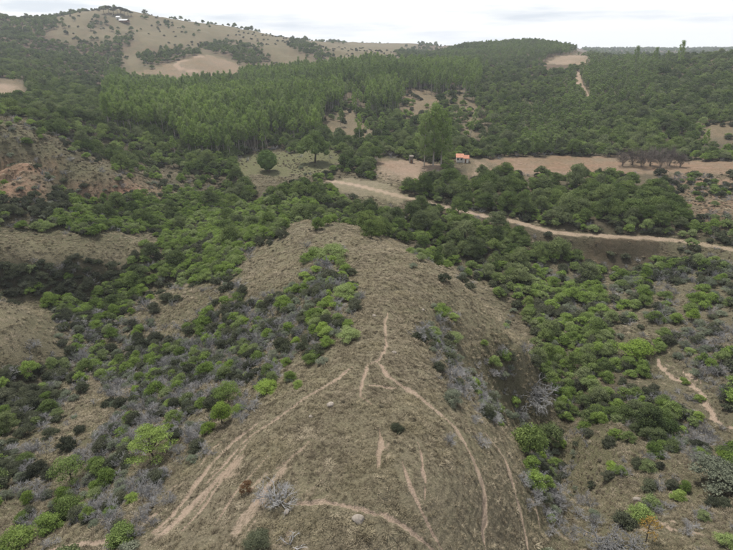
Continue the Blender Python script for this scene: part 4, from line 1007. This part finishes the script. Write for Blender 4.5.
def region(u, v, r, ch):
    if r > 620:
        return 'on the far left hillside' if u < 130 else 'below the far tan hill' if u < 330 else 'on the far hills behind the plantation' if u < 480 else 'on the far right hill'
    if r > 285:
        return 'in the far wood at the left edge' if u < 120 else 'at the foot of the eucalyptus plantation' if u < 330 else 'in the clearings right of the plantation' if u < 480 else 'in the wood behind the ploughed field' if u < 620 else 'behind the right end of the ploughed field'
    if r > 155:
        if u < 110: return 'on the reddish slope at the left edge'
        if u < 240: return 'in the green valley beyond the left spurs'
        if u < 330: return 'near the valley meadow beyond the ridge tip'
        if u < 480: return 'along the bend of the dirt road'
        return 'between the dirt road and ploughed field' if v < 232 else 'just below the dirt road on the right'
    if ch == 'g' and 240 < u < 570: return 'on the bare ridge top'
    if u < 400:
        if v < 300: return 'on the dark face of the left spur' if u < 160 else 'in the green gully left of the ridge' if u < 290 else 'on the ridge top among green shrubs'
        if v < 400: return 'around the small tan knoll at left' if u < 130 else 'on the upper left flank of the ridge'
        return 'in the bottom left corner' if u < 120 else 'on the lower left flank beside eroded tracks'
    if v < 300: return 'below the dark earth bank' if u > 540 else 'in the wood right of the ridge'
    if v < 420: return 'in the hollow of the right flank' if u < 540 else 'in the green gully right of the ridge' if u < 650 else 'on the grey scrub slope at right'
    return 'in the narrow gully under the right flank' if u < 580 else 'on the tan spur at lower right'
NIND = {'broadleaf_tree': 300, 'leafy_shrub': 300, 'lime_shrub': 300, 'dark_shrub': 300, 'ash_shrub': 300, 'bare_shrub': 300, 'low_bush': 300, 'eucalyptus_tree': 300, 'young_eucalyptus': 300}
REST = {'broadleaf_tree': ('woodland', 'dark green woodland covering valley and far slopes'), 'leafy_shrub': ('green_scrub', 'mass of green shrubs in gullies'), 'lime_shrub': ('bright_scrub', 'scattered bright green scrub'), 'dark_shrub': ('dark_scrub', 'mass of dark scrub on slopes'),
        'ash_shrub': ('grey_green_scrub', 'mass of grey-green scrub'), 'bare_shrub': ('leafless_scrub', 'mass of leafless grey scrub'), 'low_bush': ('heath', 'low brown bushes dotted in the dry grass'), 'eucalyptus_tree': ('eucalyptus_plantation', 'dense eucalyptus plantation on the far slope'), 'young_eucalyptus': ('young_plantation', 'young green plantation on the right-hand hill')}
for kind in KINDS:
    x, y, z, s = scatter(kind); u, v, d = project(x, y, z + s * .3)
    lift = s * (.5 if 'euc' not in kind else .9)
    vis = ((z + lift - H) / np.hypot(x, y) >= sample(RUNI, x, y)) & (u > 4) & (u < 729) & (v > 6) & (v < 546)
    app = np.where(vis, s / d, 0); order = np.argsort(-app); ind = order[:NIND[kind]]; ind = ind[app[ind] > 0]
    rest = np.setdiff1d(np.arange(len(x)), ind)
    hz = s * RNG.uniform(.78, 1.2, len(x)) * (.7 if kind == 'low_bush' else 1)
    nm, lab = REST[kind]
    stuff(nm, lab, x[rest], y[rest], z[rest] - .03, s[rest], hz[rest], [LO[kind, q] for q in range(NVAR)], wide=1.7 if kind[0] == 'y' else 1.0 if 'euc' in kind else 1.0)
    ph, cat = PHRASE[kind]; regs = {}; WD = 1.7 if kind[0] == 'y' else 1.0 if 'euc' in kind else 1.0
    for i in ind:
        ch = chr(int(cover(u[i:i+1], v[i:i+1], 0, x[i:i+1], y[i:i+1], np.array([50.]))[0])); regs.setdefault(region(u[i], v[i], math.hypot(x[i], y[i]), ch), []).append(i)
    fine = {}
    for rg, L in regs.items():
        if len(L) <= 10: fine[rg] = L; continue
        us = sorted(u[i] for i in L); vs = sorted(v[i] for i in L); k3 = 3 if len(L) > 24 else 2
        for i in L:
            uu = sum(u[i] > us[len(us) * q // k3] for q in range(1, k3)); side = ('left', 'right')[uu] if k3 == 2 else ('left', 'middle', 'right')[uu]
            dep = ', nearer ' if v[i] > vs[len(vs) // 2] else ', farther '
            fine.setdefault(rg + dep + side, []).append(i)
    for rg, L in fine.items():
        L = sorted(L, key=lambda i: -app[i]); uniq = {}
        if len(L) > 1:
            uniq[max(L, key=lambda i: u[i])] = 'rightmost'; uniq[min(L, key=lambda i: u[i])] = 'leftmost'; uniq[L[0]] = 'largest'
            if len(L) > 5: uniq.setdefault(max(L, key=lambda i: v[i]), 'nearest'); uniq.setdefault(min(L, key=lambda i: v[i]), 'farthest')
        for i in L:
            q = int(RNG.integers(0, NVAR))
            t = thing(kind, (uniq[i] + ' ' if i in uniq else '') + ph + ' ' + rg, cat, (x[i], y[i], z[i] - .03), float(RNG.uniform(0, 6.28)), (s[i] * WD * float(RNG.uniform(.85, 1.15)), s[i] * WD, hz[i]), ph + (' trees ' if ph.endswith('us') else 's ' if not ph.endswith('sh') else 'es ') + rg)
            part('crown' if kind != 'bare_shrub' else 'twigs', HI[kind, q][0], t); part('trunk' if cat == 'tree' else 'stem', HI[kind, q][1], t)
    print('PLANT', kind, len(x), 'single', len(ind))

# ------------------------------------------------------------------ dry grass tussocks
TUFT = []
for q in range(5):
    rng = np.random.default_rng(900 + q); g = Geo(); nb = 34
    for k in range(nb):
        a = rng.uniform(0, 6.283); rad = rng.uniform(0, .36); b = np.array([math.cos(a) * rad, math.sin(a) * rad, -.04])
        o_ = np.array([math.cos(a), math.sin(a), 0]) * rng.uniform(.12, .5); hgt = rng.uniform(.25, .8); w = np.array([-math.sin(a), math.cos(a), 0]) * rng.uniform(.014, .034)
        m_ = b + o_ * .45 + [0, 0, hgt * .65]; e = b + o_ * 1.2 + [0, 0, hgt * rng.uniform(.6, 1.0)]
        g.add([b - w, b + w, m_ + w * .8, m_ - w * .8], [(0, 1, 2, 3)], rng.uniform(.0, .8)); g.add([m_ - w * .8, m_ + w * .8, e + w * .15, e - w * .15], [(0, 1, 2, 3)], rng.uniform(.2, 1))
    TUFT.append(g.mesh('tussock', [M_GRASS]))
gx_, gy_, gs_ = [], [], []
for r0, r1, sp_, am in [(23, 62, .34, R(54)), (62, 105, .5, R(45)), (105, 190, .68, R(41)), (190, 330, 1.15, R(40))]:
    nx = int(r1 * math.sin(am) / sp_) + 1; ny = int(r1 / sp_) + 1
    a, b = np.meshgrid(np.arange(-nx, nx + 1), np.arange(0, ny + 1))
    x = (a + RNG.uniform(-.5, .5, a.shape)).ravel() * sp_; y = (b + RNG.uniform(-.5, .5, a.shape)).ravel() * sp_
    r = np.hypot(x, y); q = (r >= r0) & (r < r1) & (np.abs(np.arctan2(x, y)) < am); x, y, r = x[q], y[q], r[q]
    ch = cover(sample(UL, x, y), sample(VL, x, y), 12, x, y, r)
    pr = np.zeros(128)
    for c_, p_ in dict(g=.85, h=.85, y=.6, s=.55, b=.6, r=.6, d=.35, f=.4, c=.8, F=.4, k=.3, E=.3).items(): pr[ord(c_)] = p_
    p = pr[ch] * np.clip(1.0 + .7 * fbm(x, y, 1.8, 2, 301), 0, 1.2) * (1 - sample(steep, x, y) * .75 * (sample(STEPPH, x, y) % 1 < .42))
    ok = (RNG.uniform(0, 1, len(x)) < p) & (sample(SOIL, x, y) < .42 + RNG.uniform(-.12, .25, len(x))) & (sample(CLSP, x, y) == 0) & (sample(PATHD, x, y) > .2) & sample(VIS, x, y) & (~sample(mead, x, y) | (RNG.uniform(0, 1, len(x)) < .12))
    x, y = x[ok], y[ok]; gx_.append(x); gy_.append(y); gs_.append(sp_ * RNG.uniform(.7, 1.5, len(x)) * (1 + .3 * fbm(x, y, 3, 2, 303)))
sp_ = .8; nx = int(120 / sp_); a, b = np.meshgrid(np.arange(-nx, nx + 1), np.arange(25, nx + 1)); x = (a + RNG.uniform(-.5, .5, a.shape)).ravel() * sp_; y = (b + RNG.uniform(-.5, .5, a.shape)).ravel() * sp_
r = np.hypot(x, y); q = (r < 120) & (np.abs(np.arctan2(x, y)) < R(52)); x, y, r = x[q], y[q], r[q]
ch = cover(sample(UL, x, y), sample(VL, x, y), 12, x, y, r)
ok = np.isin(ch, [ord('g'), ord('h'), ord('b'), ord('y')]) & (RNG.uniform(0, 1, len(x)) < .55 * np.clip(fbm(x, y, 3.5, 3, 311) * 1.6 + .1, 0, 1)) & (sample(SOIL, x, y) < .4) & (sample(PATHD, x, y) > .4) & sample(VIS, x, y)
gx_.append(x[ok]); gy_.append(y[ok]); gs_.append(RNG.uniform(.45, .85, int(ok.sum())))
x, y, s = map(np.concatenate, (gx_, gy_, gs_))
stuff('dry_grass', 'dry brown grass tussocks over ridge and spurs', x, y, ground(x, y), s * 1.25, (s * .55 + .05) * (1 - .45 * smooth(70, 160, np.hypot(x, y))), TUFT)
print('TUFTS', len(x))
# ------------------------------------------------------------------ air between here and the far hills
hm, ht, hl = mat('haze_air')
pv = ht.nodes.new('ShaderNodeVolumePrincipled'); pv.inputs['Color'].default_value = (.84, .90, 1.0, 1); pv.inputs['Density'].default_value = .00012; pv.inputs['Anisotropy'].default_value = .25
ho = ht.nodes.new('ShaderNodeOutputMaterial'); hl(pv.outputs[0], ho.inputs['Volume'])
zlo, zhi = float(ZT.min()) - 1.0, max(float(ZT.max()) + 28, H + 10)
g = Geo(); v = [(x, y, z) for z in (zlo, zhi) for y in (-80, 5800) for x in (-5400, 5400)]
g.add(v, [(0, 2, 3, 1), (4, 5, 7, 6), (0, 1, 5, 4), (2, 6, 7, 3), (0, 4, 6, 2), (1, 3, 7, 5)], .5)
hz_o = bpy.data.objects.new('haze', g.mesh('haze', [hm])); COL.objects.link(hz_o); hz_o['kind'] = 'stuff'; hz_o['label'] = 'thin pale haze over the far hills'
